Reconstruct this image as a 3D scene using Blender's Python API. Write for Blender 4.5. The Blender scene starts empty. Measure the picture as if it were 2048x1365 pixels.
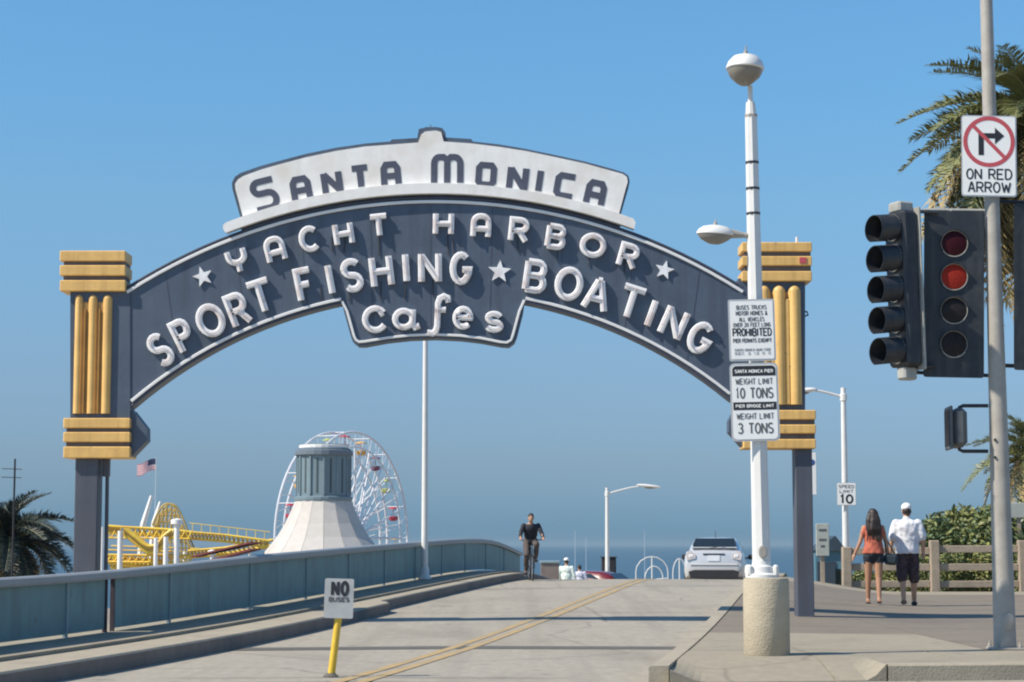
import bpy, bmesh, math, random
from mathutils import Vector, Matrix, Euler

random.seed(7)
R = math.radians
scene = bpy.context.scene
COL = scene.collection

# ------------------------------------------------------------------ camera
F_PX = 4000.0            # focal length in photograph pixels (2048 wide)
EYE = 1.25
PITCH = math.atan(407.5 / F_PX)
cam_d = bpy.data.cameras.new('camera')
cam_d.sensor_width = 36.0
cam_d.lens = 36.0 * F_PX / 2048.0
cam_d.clip_start = 0.1
cam_d.clip_end = 60000
cam = bpy.data.objects.new('camera', cam_d)
cam.location = (0, 0, EYE)
cam.rotation_euler = (math.pi / 2 + PITCH, 0, 0)
COL.objects.link(cam)
scene.camera = cam

# ------------------------------------------------------------------ sky, sun, exposure
SUN_EL = R(46)
SUN_AZ = (-0.933, -0.360)          # horizontal direction towards the sun
world = bpy.data.worlds.new('World')
scene.world = world
world.use_nodes = True
wn = world.node_tree
for n in list(wn.nodes):
    wn.nodes.remove(n)
w_out = wn.nodes.new('ShaderNodeOutputWorld')
w_bg = wn.nodes.new('ShaderNodeBackground')
w_sky = wn.nodes.new('ShaderNodeTexSky')
w_sky.sky_type = 'NISHITA'
w_sky.sun_disc = False
w_sky.sun_elevation = SUN_EL
w_sky.sun_rotation = math.atan2(SUN_AZ[0], SUN_AZ[1])
w_sky.altitude = 0
w_sky.air_density = 1.15
w_sky.dust_density = 0.35
w_sky.ozone_density = 3.0
# marine smog: towards the horizon the sky turns to a duller slate blue, the same all round
w_geo = wn.nodes.new('ShaderNodeNewGeometry')
w_sep = wn.nodes.new('ShaderNodeSeparateXYZ')
wn.links.new(w_geo.outputs['Incoming'], w_sep.inputs[0])
w_neg = wn.nodes.new('ShaderNodeMath'); w_neg.operation = 'MULTIPLY'; w_neg.inputs[1].default_value = -1.0
wn.links.new(w_sep.outputs['Z'], w_neg.inputs[0])
w_ramp = wn.nodes.new('ShaderNodeValToRGB')
w_ramp.color_ramp.elements[0].position = 0.0
w_ramp.color_ramp.elements[0].color = (0.120, 0.300, 0.650, 1)
w_ramp.color_ramp.elements[1].position = 0.60
w_ramp.color_ramp.elements[1].color = (0.52, 0.76, 0.90, 1)
for p_, c_ in ((.0099, (.170, .345, .705)), (.0397, (.268, .385, .632)), (.0895, (.370, .480, .662)), (.171, (.455, .655, .775)), (.2198, (.452, .722, .865)), (.2625, (.480, .765, .905))):
    e = w_ramp.color_ramp.elements.new(p_); e.color = c_ + (1,)
wn.links.new(w_neg.outputs[0], w_ramp.inputs[0])
w_mul = wn.nodes.new('ShaderNodeMixRGB'); w_mul.blend_type = 'MULTIPLY'; w_mul.inputs[0].default_value = 1.0
wn.links.new(w_sky.outputs[0], w_mul.inputs[1])
wn.links.new(w_ramp.outputs[0], w_mul.inputs[2])
wn.links.new(w_mul.outputs[0], w_bg.inputs[0])
w_bg.inputs[1].default_value = 0.14
wn.links.new(w_bg.outputs[0], w_out.inputs[0])

sun_d = bpy.data.lights.new('sun', 'SUN')
sun_d.energy = 5.0
sun_d.angle = R(0.53)
sun_d.color = (1.0, 0.915, 0.79)
sun = bpy.data.objects.new('sun', sun_d)
sun_dir = Vector((SUN_AZ[0] * math.cos(SUN_EL), SUN_AZ[1] * math.cos(SUN_EL), math.sin(SUN_EL)))
sun.rotation_euler = (-sun_dir).to_track_quat('-Z', 'Y').to_euler()
sun.location = (-30, -10, 40)
COL.objects.link(sun)

scene.view_settings.view_transform = 'Standard'
scene.view_settings.look = 'None'
scene.view_settings.gamma = 1.0
scene.view_settings.exposure = 0.25
scene.view_settings.use_curve_mapping = False
scene.render.engine = 'CYCLES'
scene.cycles.use_denoising = True
scene.cycles.max_bounces = 6
scene.cycles.filter_width = 2.1

# ------------------------------------------------------------------ camera arithmetic used to measure the place
CT, ST = math.cos(PITCH), math.sin(PITCH)
def ray(x, y):
    dx = (x - 1024.0) / F_PX; dy = -(y - 682.5) / F_PX
    return Vector((dx, CT - dy * ST, ST + dy * CT))
def P(x, y, Y):                      # point seen at pixel (x, y) standing Y metres away
    d = ray(x, y)
    return Vector((0, 0, EYE)) + d * (Y / d.y)
def G(x, y, z):                      # point seen at pixel (x, y) on level z
    d = ray(x, y)
    return Vector((0, 0, EYE)) + d * ((z - EYE) / d.z)

# ------------------------------------------------------------------ materials
def mat(name, rgb, rough=0.6, var=0.10, scale=5.0, bump=0.0, metal=0.0, stain=None, stain_amt=0.5,
        stain_scale=1.2, emit=None, stretch=None, streak=None, crack=None, spots=None, alpha=None, spec=0.5, bscale=None, coat=0.0):
    m = bpy.data.materials.new(name); m.use_nodes = True
    nt = m.node_tree; N = nt.nodes; L = nt.links
    b = N['Principled BSDF']
    tc = N.new('ShaderNodeTexCoord'); src = tc.outputs['Object']
    if stretch:
        mp = N.new('ShaderNodeMapping'); mp.inputs['Scale'].default_value = stretch
        L.new(src, mp.inputs[0]); src = mp.outputs[0]
    no = N.new('ShaderNodeTexNoise'); no.inputs['Scale'].default_value = scale
    no.inputs['Detail'].default_value = 7; no.inputs['Roughness'].default_value = 0.65
    L.new(src, no.inputs['Vector'])
    cr = N.new('ShaderNodeValToRGB')
    cr.color_ramp.elements[0].position = 0.28; cr.color_ramp.elements[1].position = 0.72
    cr.color_ramp.elements[0].color = tuple(max(0, c * (1 - var)) for c in rgb) + (1,)
    cr.color_ramp.elements[1].color = tuple(min(1, c * (1 + var)) for c in rgb) + (1,)
    L.new(no.outputs[0], cr.inputs[0]); col = cr.outputs[0]
    if stain:
        n2 = N.new('ShaderNodeTexNoise'); n2.inputs['Scale'].default_value = stain_scale
        n2.inputs['Detail'].default_value = 5; L.new(src, n2.inputs['Vector'])
        r2 = N.new('ShaderNodeValToRGB'); r2.color_ramp.elements[0].position = 0.5; r2.color_ramp.elements[1].position = 0.72
        r2.color_ramp.elements[1].color = (stain_amt,) * 3 + (1,)
        L.new(n2.outputs[0], r2.inputs[0])
        mx = N.new('ShaderNodeMixRGB'); mx.inputs[2].default_value = tuple(stain) + (1,)
        L.new(r2.outputs[0], mx.inputs[0]); L.new(col, mx.inputs[1]); col = mx.outputs[0]
    def over(fac, c2):
        nonlocal col
        mx = N.new('ShaderNodeMixRGB'); mx.inputs[2].default_value = tuple(c2) + (1,)
        L.new(fac, mx.inputs[0]); L.new(col, mx.inputs[1]); col = mx.outputs[0]
    if streak:                                   # (scale xyz, colour, amount, rotation about z)
        mp = N.new('ShaderNodeMapping'); mp.inputs['Scale'].default_value = streak[0]; mp.inputs['Rotation'].default_value = (0, 0, streak[3])
        L.new(tc.outputs['Object'], mp.inputs[0])
        ns_ = N.new('ShaderNodeTexNoise'); ns_.inputs['Scale'].default_value = 1.0; ns_.inputs['Detail'].default_value = 4
        L.new(mp.outputs[0], ns_.inputs['Vector'])
        rs = N.new('ShaderNodeValToRGB'); rs.color_ramp.elements[0].position = 0.48; rs.color_ramp.elements[1].position = 0.70
        rs.color_ramp.elements[1].color = (streak[2],) * 3 + (1,); L.new(ns_.outputs[0], rs.inputs[0]); over(rs.outputs[0], streak[1])
    if crack:                                    # (scale, colour, amount, width)
        vo = N.new('ShaderNodeTexVoronoi'); vo.feature = 'DISTANCE_TO_EDGE'; vo.inputs['Scale'].default_value = crack[0]
        wv = N.new('ShaderNodeTexNoise'); wv.inputs['Scale'].default_value = crack[0] * 2.5; wv.inputs['Detail'].default_value = 5
        L.new(tc.outputs['Object'], wv.inputs['Vector'])
        ad = N.new('ShaderNodeMixRGB'); ad.blend_type = 'ADD'; ad.inputs[0].default_value = 0.35; L.new(tc.outputs['Object'], ad.inputs[1]); L.new(wv.outputs['Color'], ad.inputs[2]); L.new(ad.outputs[0], vo.inputs['Vector'])
        rs = N.new('ShaderNodeValToRGB'); rs.color_ramp.elements[0].position = 0.0; rs.color_ramp.elements[1].position = crack[3]
        rs.color_ramp.elements[0].color = (crack[2],) * 3 + (1,); rs.color_ramp.elements[1].color = (0, 0, 0, 1)
        L.new(vo.outputs['Distance'], rs.inputs[0]); over(rs.outputs[0], crack[1])
    if spots:                                    # (scale, colour, amount)
        sp = N.new('ShaderNodeTexNoise'); sp.inputs['Scale'].default_value = spots[0]; sp.inputs['Detail'].default_value = 3
        L.new(tc.outputs['Object'], sp.inputs['Vector'])
        rs = N.new('ShaderNodeValToRGB'); rs.color_ramp.elements[0].position = 0.66; rs.color_ramp.elements[1].position = 0.74
        rs.color_ramp.elements[1].color = (spots[2],) * 3 + (1,); L.new(sp.outputs[0], rs.inputs[0]); over(rs.outputs[0], spots[1])
    L.new(col, b.inputs['Base Color'])
    b.inputs['Roughness'].default_value = rough
    b.inputs['Metallic'].default_value = metal
    b.inputs['Specular IOR Level'].default_value = spec
    if coat: b.inputs['Coat Weight'].default_value = coat
    if bump:
        nb = N.new('ShaderNodeTexNoise'); nb.inputs['Scale'].default_value = bscale or scale * 4; nb.inputs['Detail'].default_value = 6
        L.new(src, nb.inputs['Vector'])
        bp = N.new('ShaderNodeBump'); bp.inputs['Strength'].default_value = bump; bp.inputs['Distance'].default_value = 0.02
        L.new(nb.outputs[0], bp.inputs['Height']); L.new(bp.outputs[0], b.inputs['Normal'])
    if emit:
        b.inputs['Emission Color'].default_value = tuple(emit[:3]) + (1,); b.inputs['Emission Strength'].default_value = emit[3]
    return m

M = {}
M['slate'] = mat('slate_blue_paint', (0.074, 0.100, 0.142), 0.55, 0.13, 3, 0.15, stain=(0.10, 0.115, 0.14), stain_amt=0.4, stain_scale=0.9, streak=((5, 5, .35), (0.045, 0.052, 0.068), .5, 0))
M['slate_dark'] = mat('dark_slate_paint', (0.055, 0.065, 0.10), 0.6, 0.15, 4)
M['post'] = mat('post_slate_paint', (0.082, 0.092, 0.118), 0.55, 0.12, 3, 0.1, stain=(0.075, 0.07, 0.08), stain_amt=0.5, streak=((9, 9, .5), (0.06, 0.055, 0.06), .5, 0))
M['name_white'] = mat('aged_white_panel', (0.86, 0.84, 0.80), 0.6, 0.05, 5, 0.1, stain=(0.66, 0.58, 0.48), stain_amt=0.5, stain_scale=2.2, streak=((6, 6, .6), (0.66, 0.60, 0.53), .3, 0))
M['trim_white'] = mat('white_trim', (0.80, 0.79, 0.77), 0.4, 0.05, 6)
M['letter'] = mat('white_letter_enamel', (0.90, 0.89, 0.88), 0.35, 0.04, 14, 0.1, stain=(0.52, 0.36, 0.31), stain_amt=0.6, stain_scale=6, spots=(9, (0.36, 0.27, 0.22), .6))
M['letter_dark'] = mat('slate_letter', (0.075, 0.082, 0.115), 0.55, 0.12, 8)
M['gold'] = mat('ochre_yellow_paint', (0.78, 0.48, 0.155), 0.5, 0.10, 6, 0.12, stain=(0.50, 0.29, 0.09), stain_amt=0.5, stain_scale=3, streak=((14, 14, .7), (0.48, 0.27, 0.08), .4, 0), spots=(11, (0.22, 0.14, 0.07), .5))
M['neon'] = mat('unlit_neon_tube', (0.62, 0.55, 0.54), 0.2, 0.12, 20)
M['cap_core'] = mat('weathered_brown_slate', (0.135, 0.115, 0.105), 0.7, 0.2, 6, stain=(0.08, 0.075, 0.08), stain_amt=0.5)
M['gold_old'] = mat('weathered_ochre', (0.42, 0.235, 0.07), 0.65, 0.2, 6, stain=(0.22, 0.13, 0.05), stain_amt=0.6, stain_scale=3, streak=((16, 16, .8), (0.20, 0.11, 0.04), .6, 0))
M['wire'] = mat('black_wire', (0.03, 0.03, 0.035), 0.6)
M['lamp_white'] = mat('white_painted_metal', (0.70, 0.69, 0.66), 0.4, 0.05, 5, 0.05, stain=(0.62, 0.58, 0.5), stain_amt=0.3)
M['lens_glass'] = mat('lamp_lens', (0.22, 0.205, 0.175), 0.25, 0.08, 6)
M['galv'] = mat('galvanised_steel', (0.36, 0.335, 0.295), 0.55, 0.14, 7, 0.08, stain=(0.25, 0.225, 0.185), stain_amt=0.6, stain_scale=2.5)
M['sig_black'] = mat('signal_black', (0.019, 0.022, 0.028), 0.5, 0.3, 8, streak=((12, 12, 2), (0.06, 0.06, 0.058), .5, 0), stain=(0.075, 0.075, 0.07), stain_amt=0.3, stain_scale=6)
M['sig_grey'] = mat('signal_grey_metal', (0.36, 0.36, 0.33), 0.5, 0.15, 6, stain=(0.2, 0.17, 0.13), stain_amt=0.5, stain_scale=4)
M['lens_red_off'] = mat('dim_red_lens', (0.034, 0.003, 0.007), 0.5, 0.2, 20, spec=0.15)
M['lens_red_on'] = mat('lit_red_lens', (0.22, 0.016, 0.009), 0.5, 0.35, 40, spec=0.15, emit=(1.0, 0.10, 0.04, 0.02))
M['lens_dark'] = mat('dark_lens', (0.022, 0.018, 0.018), 0.5, 0.3, 20, spec=0.15)
M['sign_white'] = mat('sign_white_sheeting', (0.88, 0.875, 0.84), 0.45, 0.03, 8)
M['sign_worn'] = mat('worn_sign_white', (0.42, 0.435, 0.43), 0.5, 0.12, 14, stain=(0.25, 0.26, 0.255), stain_amt=0.5, stain_scale=7)
M['sign_black'] = mat('sign_black_ink', (0.022, 0.022, 0.028), 0.5, 0.2)
M['sign_grey_ink'] = mat('sign_faded_ink', (0.10, 0.10, 0.105), 0.5, 0.2)
M['sign_faint'] = mat('sign_pale_ink', (0.24, 0.24, 0.24), 0.5, 0.2)
M['sign_red'] = mat('sign_red_ink', (0.52, 0.085, 0.10), 0.5, 0.06)
M['sign_blue'] = mat('sign_blue_ink', (0.05, 0.10, 0.30), 0.5, 0.06)
M['alu'] = mat('sign_aluminium', (0.62, 0.60, 0.58), 0.4, 0.06, 8, metal=0.5)
M['road'] = mat('road_concrete', (0.340, 0.304, 0.242), 0.85, 0.15, 9, 0.35, stain=(0.235, 0.208, 0.164), stain_amt=0.7, stain_scale=0.55, stretch=(1.0, 0.45, 1.0), bscale=55, streak=((2.6, .10, 1), (0.20, 0.175, 0.14), .35, -.15), crack=(.22, (0.11, 0.10, 0.085), .55, .006), spots=(2.2, (0.14, 0.125, 0.105), .5))
M['walk'] = mat('pavement_concrete', (0.305, 0.266, 0.196), 0.85, 0.12, 8, 0.3, stain=(0.225, 0.194, 0.146), stain_amt=0.6, stain_scale=0.9, bscale=60, crack=(.35, (0.14, 0.12, 0.09), .5, .008), spots=(4.5, (0.15, 0.13, 0.105), .55))
M['walk_tan'] = mat('tan_pavement', (0.205, 0.172, 0.130), 0.85, 0.14, 9, 0.3, stain=(0.15, 0.124, 0.098), stain_amt=0.6, stain_scale=0.6, bscale=60, streak=((.25, 2.2, 1), (0.125, 0.105, 0.085), .45, 0), spots=(3.5, (0.10, 0.086, 0.07), .5))
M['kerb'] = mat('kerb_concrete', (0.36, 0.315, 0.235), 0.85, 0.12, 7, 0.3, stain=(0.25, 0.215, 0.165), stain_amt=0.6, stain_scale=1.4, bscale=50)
M['kerb_dark'] = mat('dark_kerb_concrete', (0.20, 0.165, 0.145), 0.85, 0.16, 5, 0.3, stain=(0.13, 0.105, 0.095), stain_amt=0.6, stain_scale=1.6, bscale=50)  # darker concrete; on the left kerb it paints the shaded sides
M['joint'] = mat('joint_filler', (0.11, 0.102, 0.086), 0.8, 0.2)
M['yellow_line'] = mat('worn_yellow_paint', (0.425, 0.295, 0.13), 0.8, 0.16, 14, stain=(0.305, 0.26, 0.185), stain_amt=0.95, stain_scale=4.5, streak=((1.5, 1.5, 1), (0.30, 0.255, 0.18), .8, 0))
M['rail'] = mat('teal_rail_paint', (0.125, 0.245, 0.255), 0.55, 0.14, 3, 0.12, stain=(0.105, 0.185, 0.19), stain_amt=0.55, stain_scale=1.1, streak=((4, 4, .6), (0.085, 0.135, 0.14), .6, 0), spots=(5, (0.12, 0.10, 0.085), .45))
M['rail_cap'] = mat('rail_cap_grey', (0.26, 0.285, 0.30), 0.5, 0.08, 5, 0.05)
M['rail_post'] = mat('rail_post_grey_teal', (0.23, 0.31, 0.34), 0.5, 0.1, 5)
M['rust'] = mat('dark_rust', (0.05, 0.035, 0.04), 0.7, 0.3)
M['drum'] = mat('lamp_base_concrete', (0.47, 0.405, 0.295), 0.9, 0.10, 6, 0.4, stain=(0.34, 0.285, 0.21), stain_amt=0.55, stain_scale=2.6, bscale=45)
M['sign_yellow'] = mat('yellow_post_paint', (0.76, 0.50, 0.05), 0.5, 0.08, 10, stain=(0.45, 0.28, 0.05), stain_amt=0.4, stain_scale=8)
M['ped_grey'] = mat('pedestrian_signal_grey', (0.095, 0.10, 0.105), 0.5, 0.15, 8)
M['wood'] = mat('weathered_timber', (0.35, 0.285, 0.215), 0.85, 0.2, 6, 0.4, stretch=(1, 1, 1), stain=(0.24, 0.19, 0.14), stain_amt=0.5, stain_scale=3)
M['soil'] = mat('bluff_soil', (0.20, 0.155, 0.10), 0.95, 0.25, 0.6, 0.3)
M['sand'] = mat('beach_sand', (0.44, 0.37, 0.27), 0.95, 0.12, 0.2, 0.2)
M['water'] = mat('sea_water', (0.035, 0.085, 0.125), 0.45, 0.08, 0.02, 0.25, bscale=0.3)
M['leaf_a'] = mat('olive_leaf', (0.155, 0.180, 0.06), 0.5, 0.35, 3)
M['leaf_b'] = mat('grey_green_leaf', (0.10, 0.15, 0.075), 0.5, 0.35, 3)
M['leaf_c'] = mat('yellow_green_leaf', (0.23, 0.235, 0.075), 0.5, 0.3, 3)
M['frond'] = mat('palm_frond_green', (0.165, 0.175, 0.065), 0.45, 0.4, 1.5)
M['frond_old'] = mat('dry_frond', (0.36, 0.27, 0.11), 0.7, 0.3, 2)
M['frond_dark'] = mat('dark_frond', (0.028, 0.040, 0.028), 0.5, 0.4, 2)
M['rachis'] = mat('frond_midrib', (0.30, 0.27, 0.13), 0.6, 0.2)
M['trunk'] = mat('palm_trunk', (0.17, 0.125, 0.085), 0.9, 0.35, 6, 0.6)
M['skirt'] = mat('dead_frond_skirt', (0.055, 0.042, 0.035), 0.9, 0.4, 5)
M['skin'] = mat('skin', (0.48, 0.27, 0.17), 0.55, 0.06)
M['skin_tan'] = mat('tanned_skin', (0.42, 0.22, 0.13), 0.55, 0.06)
M['hair'] = mat('dark_brown_hair', (0.028, 0.018, 0.014), 0.5, 0.4, 30, 0.3)
M['coral'] = mat('coral_cotton', (0.50, 0.13, 0.075), 0.85, 0.18, 9, 0.35, stain=(0.30, 0.07, 0.05), stain_amt=0.5, stain_scale=6)
M['navy'] = mat('navy_denim', (0.018, 0.024, 0.035), 0.8, 0.25, 10, 0.2)
M['tee'] = mat('white_cotton', (0.74, 0.74, 0.76), 0.85, 0.06, 9, 0.5, stain=(0.44, 0.44, 0.54), stain_amt=0.5, stain_scale=5, bscale=12)
M['cap'] = mat('white_cap_cotton', (0.82, 0.81, 0.78), 0.8, 0.03)
M['plaid'] = mat('dark_plum_plaid', (0.045, 0.028, 0.036), 0.85, 0.5, 18, 0.2, stain=(0.12, 0.08, 0.075), stain_amt=0.6, stain_scale=12)
M['shoe'] = mat('dark_shoe', (0.03, 0.024, 0.024), 0.6, 0.2)
M['black_top'] = mat('charcoal_jersey', (0.018, 0.02, 0.026), 0.8, 0.2, 8, 0.2)
M['olive_pants'] = mat('brown_trousers', (0.095, 0.075, 0.068), 0.85, 0.2, 8, 0.2)
M['mint'] = mat('pale_mint_cotton', (0.68, 0.76, 0.70), 0.85, 0.06, 8)
M['lilac'] = mat('pale_lilac_cotton', (0.60, 0.60, 0.70), 0.85, 0.08, 8)
M['bag'] = mat('dark_teal_bag', (0.02, 0.035, 0.045), 0.6, 0.2)
M['bike'] = mat('bicycle_frame_paint', (0.04, 0.04, 0.045), 0.35, 0.1)
M['tyre'] = mat('tyre_rubber', (0.02, 0.02, 0.02), 0.8, 0.2)
M['chrome'] = mat('bright_metal', (0.6, 0.6, 0.6), 0.25, 0.05, metal=0.9)
M['car_silver'] = mat('silver_car_paint', (0.62, 0.62, 0.62), 0.28, 0.02, 4, metal=0.25, coat=0.6)
M['car_red'] = mat('red_car_paint', (0.15, 0.013, 0.017), 0.3, 0.03, 4, coat=0.5)
M['car_glass'] = mat('dark_car_glass', (0.015, 0.022, 0.026), 0.06, 0.1, spec=0.8)
M['car_black'] = mat('black_plastic', (0.018, 0.017, 0.020), 0.6, 0.15)
M['tail_red'] = mat('tail_lamp_clear', (0.60, 0.55, 0.54), 0.15, 0.2, 9)
M['tail_clear'] = mat('clear_lamp', (0.78, 0.77, 0.76), 0.1, 0.08, 9)
M['plate'] = mat('licence_plate', (0.70, 0.72, 0.75), 0.5, 0.08, 12)
M['coaster_yellow'] = mat('coaster_yellow', (0.86, 0.60, 0.07), 0.45, 0.12, 1.5, stain=(0.62, 0.28, 0.05), stain_amt=0.6, stain_scale=0.6)
M['coaster_white'] = mat('coaster_white', (0.82, 0.81, 0.78), 0.5, 0.05, 1)
M['coaster_brown'] = mat('coaster_brown', (0.50, 0.35, 0.09), 0.7, 0.3, 1)
M['wheel_white'] = mat('wheel_white_paint', (0.72, 0.72, 0.74), 0.45, 0.08, 0.6)
M['tower_teal'] = mat('tower_teal_panel', (0.16, 0.225, 0.255), 0.55, 0.08, 1.0, stain=(0.15, 0.21, 0.23), stain_amt=0.4)
M['tower_slot'] = mat('tower_dark_slot', (0.05, 0.07, 0.08), 0.6)
M['tower_roof'] = mat('tower_roof_grey', (0.13, 0.165, 0.20), 0.6, 0.1)
M['cone'] = mat('white_roof_shingle', (0.52, 0.485, 0.445), 0.8, 0.07, 2.5, 0.2, stain=(0.44, 0.40, 0.35), stain_amt=0.4, stain_scale=1.0)
M['cone_red'] = mat('dark_red_awning', (0.16, 0.035, 0.03), 0.8, 0.1)
M['stucco'] = mat('pale_stucco', (0.60, 0.56, 0.50), 0.9, 0.05)
for nm, c in (('gond_red', (0.42, 0.03, 0.055)), ('gond_yellow', (0.66, 0.36, 0.05)), ('gond_green', (0.42, 0.46, 0.14)), ('gond_purple', (0.20, 0.05, 0.10))):
    M[nm] = mat(nm, c, 0.5, 0.08, 1)
M['flag_red'] = mat('flag_red_cloth', (0.42, 0.06, 0.09), 0.8, 0.1)
M['flag_white'] = mat('flag_white_cloth', (0.72, 0.66, 0.68), 0.8, 0.05)
M['flag_blue'] = mat('flag_blue_cloth', (0.02, 0.03, 0.08), 0.8, 0.1)
M['booth'] = mat('teal_booth_paint', (0.09, 0.20, 0.26), 0.6, 0.12, 2)
M['booth_roof'] = mat('dark_booth_roof', (0.035, 0.06, 0.085), 0.7, 0.15, 2)
M['board'] = mat('weathered_board', (0.40, 0.42, 0.38), 0.8, 0.12, 8, stain=(0.26, 0.27, 0.24), stain_amt=0.5, stain_scale=6)
M['deck'] = mat('pier_deck', (0.25, 0.21, 0.17), 0.9, 0.2, 0.5)
M['shrub_dark'] = mat('undergrowth', (0.055, 0.060, 0.025), 0.8, 0.5, 2)

# ------------------------------------------------------------------ mesh helpers
class MB:
    def __init__(s): s.v = []; s.f = []; s.m = []
    def add(s, vs, fs, mi=0):
        o = len(s.v); s.v += [tuple(p) for p in vs]
        for f in fs: s.f.append([i + o for i in f]); s.m.append(mi)
    def box(s, c, d, rot=None, mi=0, bev=0.0):
        hx, hy, hz = d[0] / 2, d[1] / 2, d[2] / 2
        c = Vector(c)
        if bev > 0:
            bev = min(bev, hx * .9, hy * .9, hz * .9)
            pts = []
            for sx in (-1, 1):
                for sy in (-1, 1):
                    for sz in (-1, 1):
                        pts += [(sx * hx, sy * (hy - bev), sz * (hz - bev)), (sx * (hx - bev), sy * hy, sz * (hz - bev)), (sx * (hx - bev), sy * (hy - bev), sz * hz)]
            def id(sx, sy, sz, k): return (((sx + 1) // 2) * 4 + ((sy + 1) // 2) * 2 + (sz + 1) // 2) * 3 + k
            fs = []
            for a in (-1, 1):
                fs.append([id(a, -1, -1, 0), id(a, 1, -1, 0), id(a, 1, 1, 0), id(a, -1, 1, 0)][::a])
                fs.append([id(-1, a, -1, 1), id(1, a, -1, 1), id(1, a, 1, 1), id(-1, a, 1, 1)][::-a])
                fs.append([id(-1, -1, a, 2), id(1, -1, a, 2), id(1, 1, a, 2), id(-1, 1, a, 2)][::a])
            for a in (-1, 1):
                for b2 in (-1, 1):
                    w = a * b2
                    fs.append([id(a, b2, -1, 0), id(a, b2, -1, 1), id(a, b2, 1, 1), id(a, b2, 1, 0)][::w])
                    fs.append([id(a, -1, b2, 0), id(a, 1, b2, 0), id(a, 1, b2, 2), id(a, -1, b2, 2)][::w])
                    fs.append([id(-1, a, b2, 1), id(-1, a, b2, 2), id(1, a, b2, 2), id(1, a, b2, 1)][::w])
                    for c2 in (-1, 1):
                        fs.append([id(a, b2, c2, 0), id(a, b2, c2, 1), id(a, b2, c2, 2)][::a * b2 * c2])
        else:
            pts = [(x, y, z) for x in (-hx, hx) for y in (-hy, hy) for z in (-hz, hz)]
            fs = [[0, 1, 3, 2], [4, 6, 7, 5], [0, 4, 5, 1], [2, 3, 7, 6], [0, 2, 6, 4], [1, 5, 7, 3]]
        if rot is not None:
            mt = rot if isinstance(rot, Matrix) else Euler(rot).to_matrix()
            pts = [mt @ Vector(p) for p in pts]
        s.add([Vector(p) + c for p in pts], fs, mi)
        return s
    def prism(s, out, y0, y1, mi=0):           # outline in XZ extruded along Y (y0 = front, towards the camera)
        n = len(out)
        area = sum(out[i][0] * out[(i + 1) % n][1] - out[(i + 1) % n][0] * out[i][1] for i in range(n))
        if area < 0: out = out[::-1]
        vs = [(x, y0, z) for x, z in out] + [(x, y1, z) for x, z in out]
        fs = [list(range(n)), list(range(2 * n - 1, n - 1, -1))]
        fs += [[i, n + i, n + (i + 1) % n, (i + 1) % n] for i in range(n)]
        s.add(vs, fs, mi); return s
    def tube(s, path, rad, n=8, cap=True, mi=0, flat=1.0):
        path = [Vector(p) for p in path]; k = len(path)
        if not hasattr(rad, '__len__'): rad = [rad] * k
        vs = []; prev = None
        for i, p in enumerate(path):
            t = (path[min(i + 1, k - 1)] - path[max(i - 1, 0)]).normalized()
            if prev is None:
                up = Vector((0, 0, 1)) if abs(t.z) < 0.9 else Vector((0, 1, 0))
                a = t.cross(up).normalized()
            else:
                a = (prev - t * prev.dot(t)).normalized()
            b = t.cross(a); prev = a
            for j in range(n):
                th = 2 * math.pi * j / n
                vs.append(p + a * math.cos(th) * rad[i] + b * math.sin(th) * rad[i] * flat)
        fs = []
        for i in range(k - 1):
            for j in range(n):
                fs.append([i * n + j, i * n + (j + 1) % n, (i + 1) * n + (j + 1) % n, (i + 1) * n + j])
        if cap: fs += [list(range(n - 1, -1, -1)), list(range((k - 1) * n, k * n))]
        s.add(vs, fs, mi); return s
    def lathe(s, prof, n=16, c=(0, 0, 0), mi=0, rot=None, sx=1.0, sy=1.0, phase=0.0, cap=True):
        vs = []; c = Vector(c)
        for r, z in prof:
            for j in range(n):
                th = 2 * math.pi * j / n + phase
                p = Vector((r * math.cos(th) * sx, r * math.sin(th) * sy, z))
                if rot is not None: p = rot @ p
                vs.append(p + c)
        k = len(prof); fs = []
        for i in range(k - 1):
            for j in range(n):
                fs.append([i * n + j, i * n + (j + 1) % n, (i + 1) * n + (j + 1) % n, (i + 1) * n + j])
        if cap: fs += [list(range(n - 1, -1, -1)), list(range((k - 1) * n, k * n))]
        s.add(vs, fs, mi); return s
    def ell(s, c, r, n=14, m=9, rot=None, mi=0):
        prof = [(math.sin(math.pi * i / m), -math.cos(math.pi * i / m)) for i in range(m + 1)]
        prof[0] = (0.02, -1); prof[-1] = (0.02, 1)
        vs = []; c = Vector(c)
        for q, z in prof:
            for j in range(n):
                th = 2 * math.pi * j / n
                p = Vector((q * math.cos(th) * r[0], q * math.sin(th) * r[1], z * r[2]))
                if rot is not None: p = rot @ p
                vs.append(p + c)
        fs = []
        for i in range(m):
            for j in range(n):
                fs.append([i * n + j, i * n + (j + 1) % n, (i + 1) * n + (j + 1) % n, (i + 1) * n + j])
        fs += [list(range(n - 1, -1, -1)), list(range(m * n, (m + 1) * n))]
        s.add(vs, fs, mi); return s
    def stroke(s, pts, w, y0, y1, closed=False, bev=0.0, mi=0):   # ribbon of width w along XZ polyline
        pts = [Vector((p[0], p[1])) for p in pts]; k = len(pts)
        nor = []
        for i in range(k):
            if closed: a, b = pts[i - 1], pts[(i + 1) % k]
            else: a, b = pts[max(i - 1, 0)], pts[min(i + 1, k - 1)]
            d1 = (pts[i] - a) if (closed or i > 0) else (b - pts[i])
            d2 = (b - pts[i]) if (closed or i < k - 1) else d1
            d1 = d1.normalized(); d2 = d2.normalized()
            n1 = Vector((-d1.y, d1.x)); n2 = Vector((-d2.y, d2.x))
            m_ = n1 + n2
            m_ = m_.normalized() if m_.length > 1e-6 else n1
            nor.append(m_ / max(0.45, m_.dot(n1)))
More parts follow.
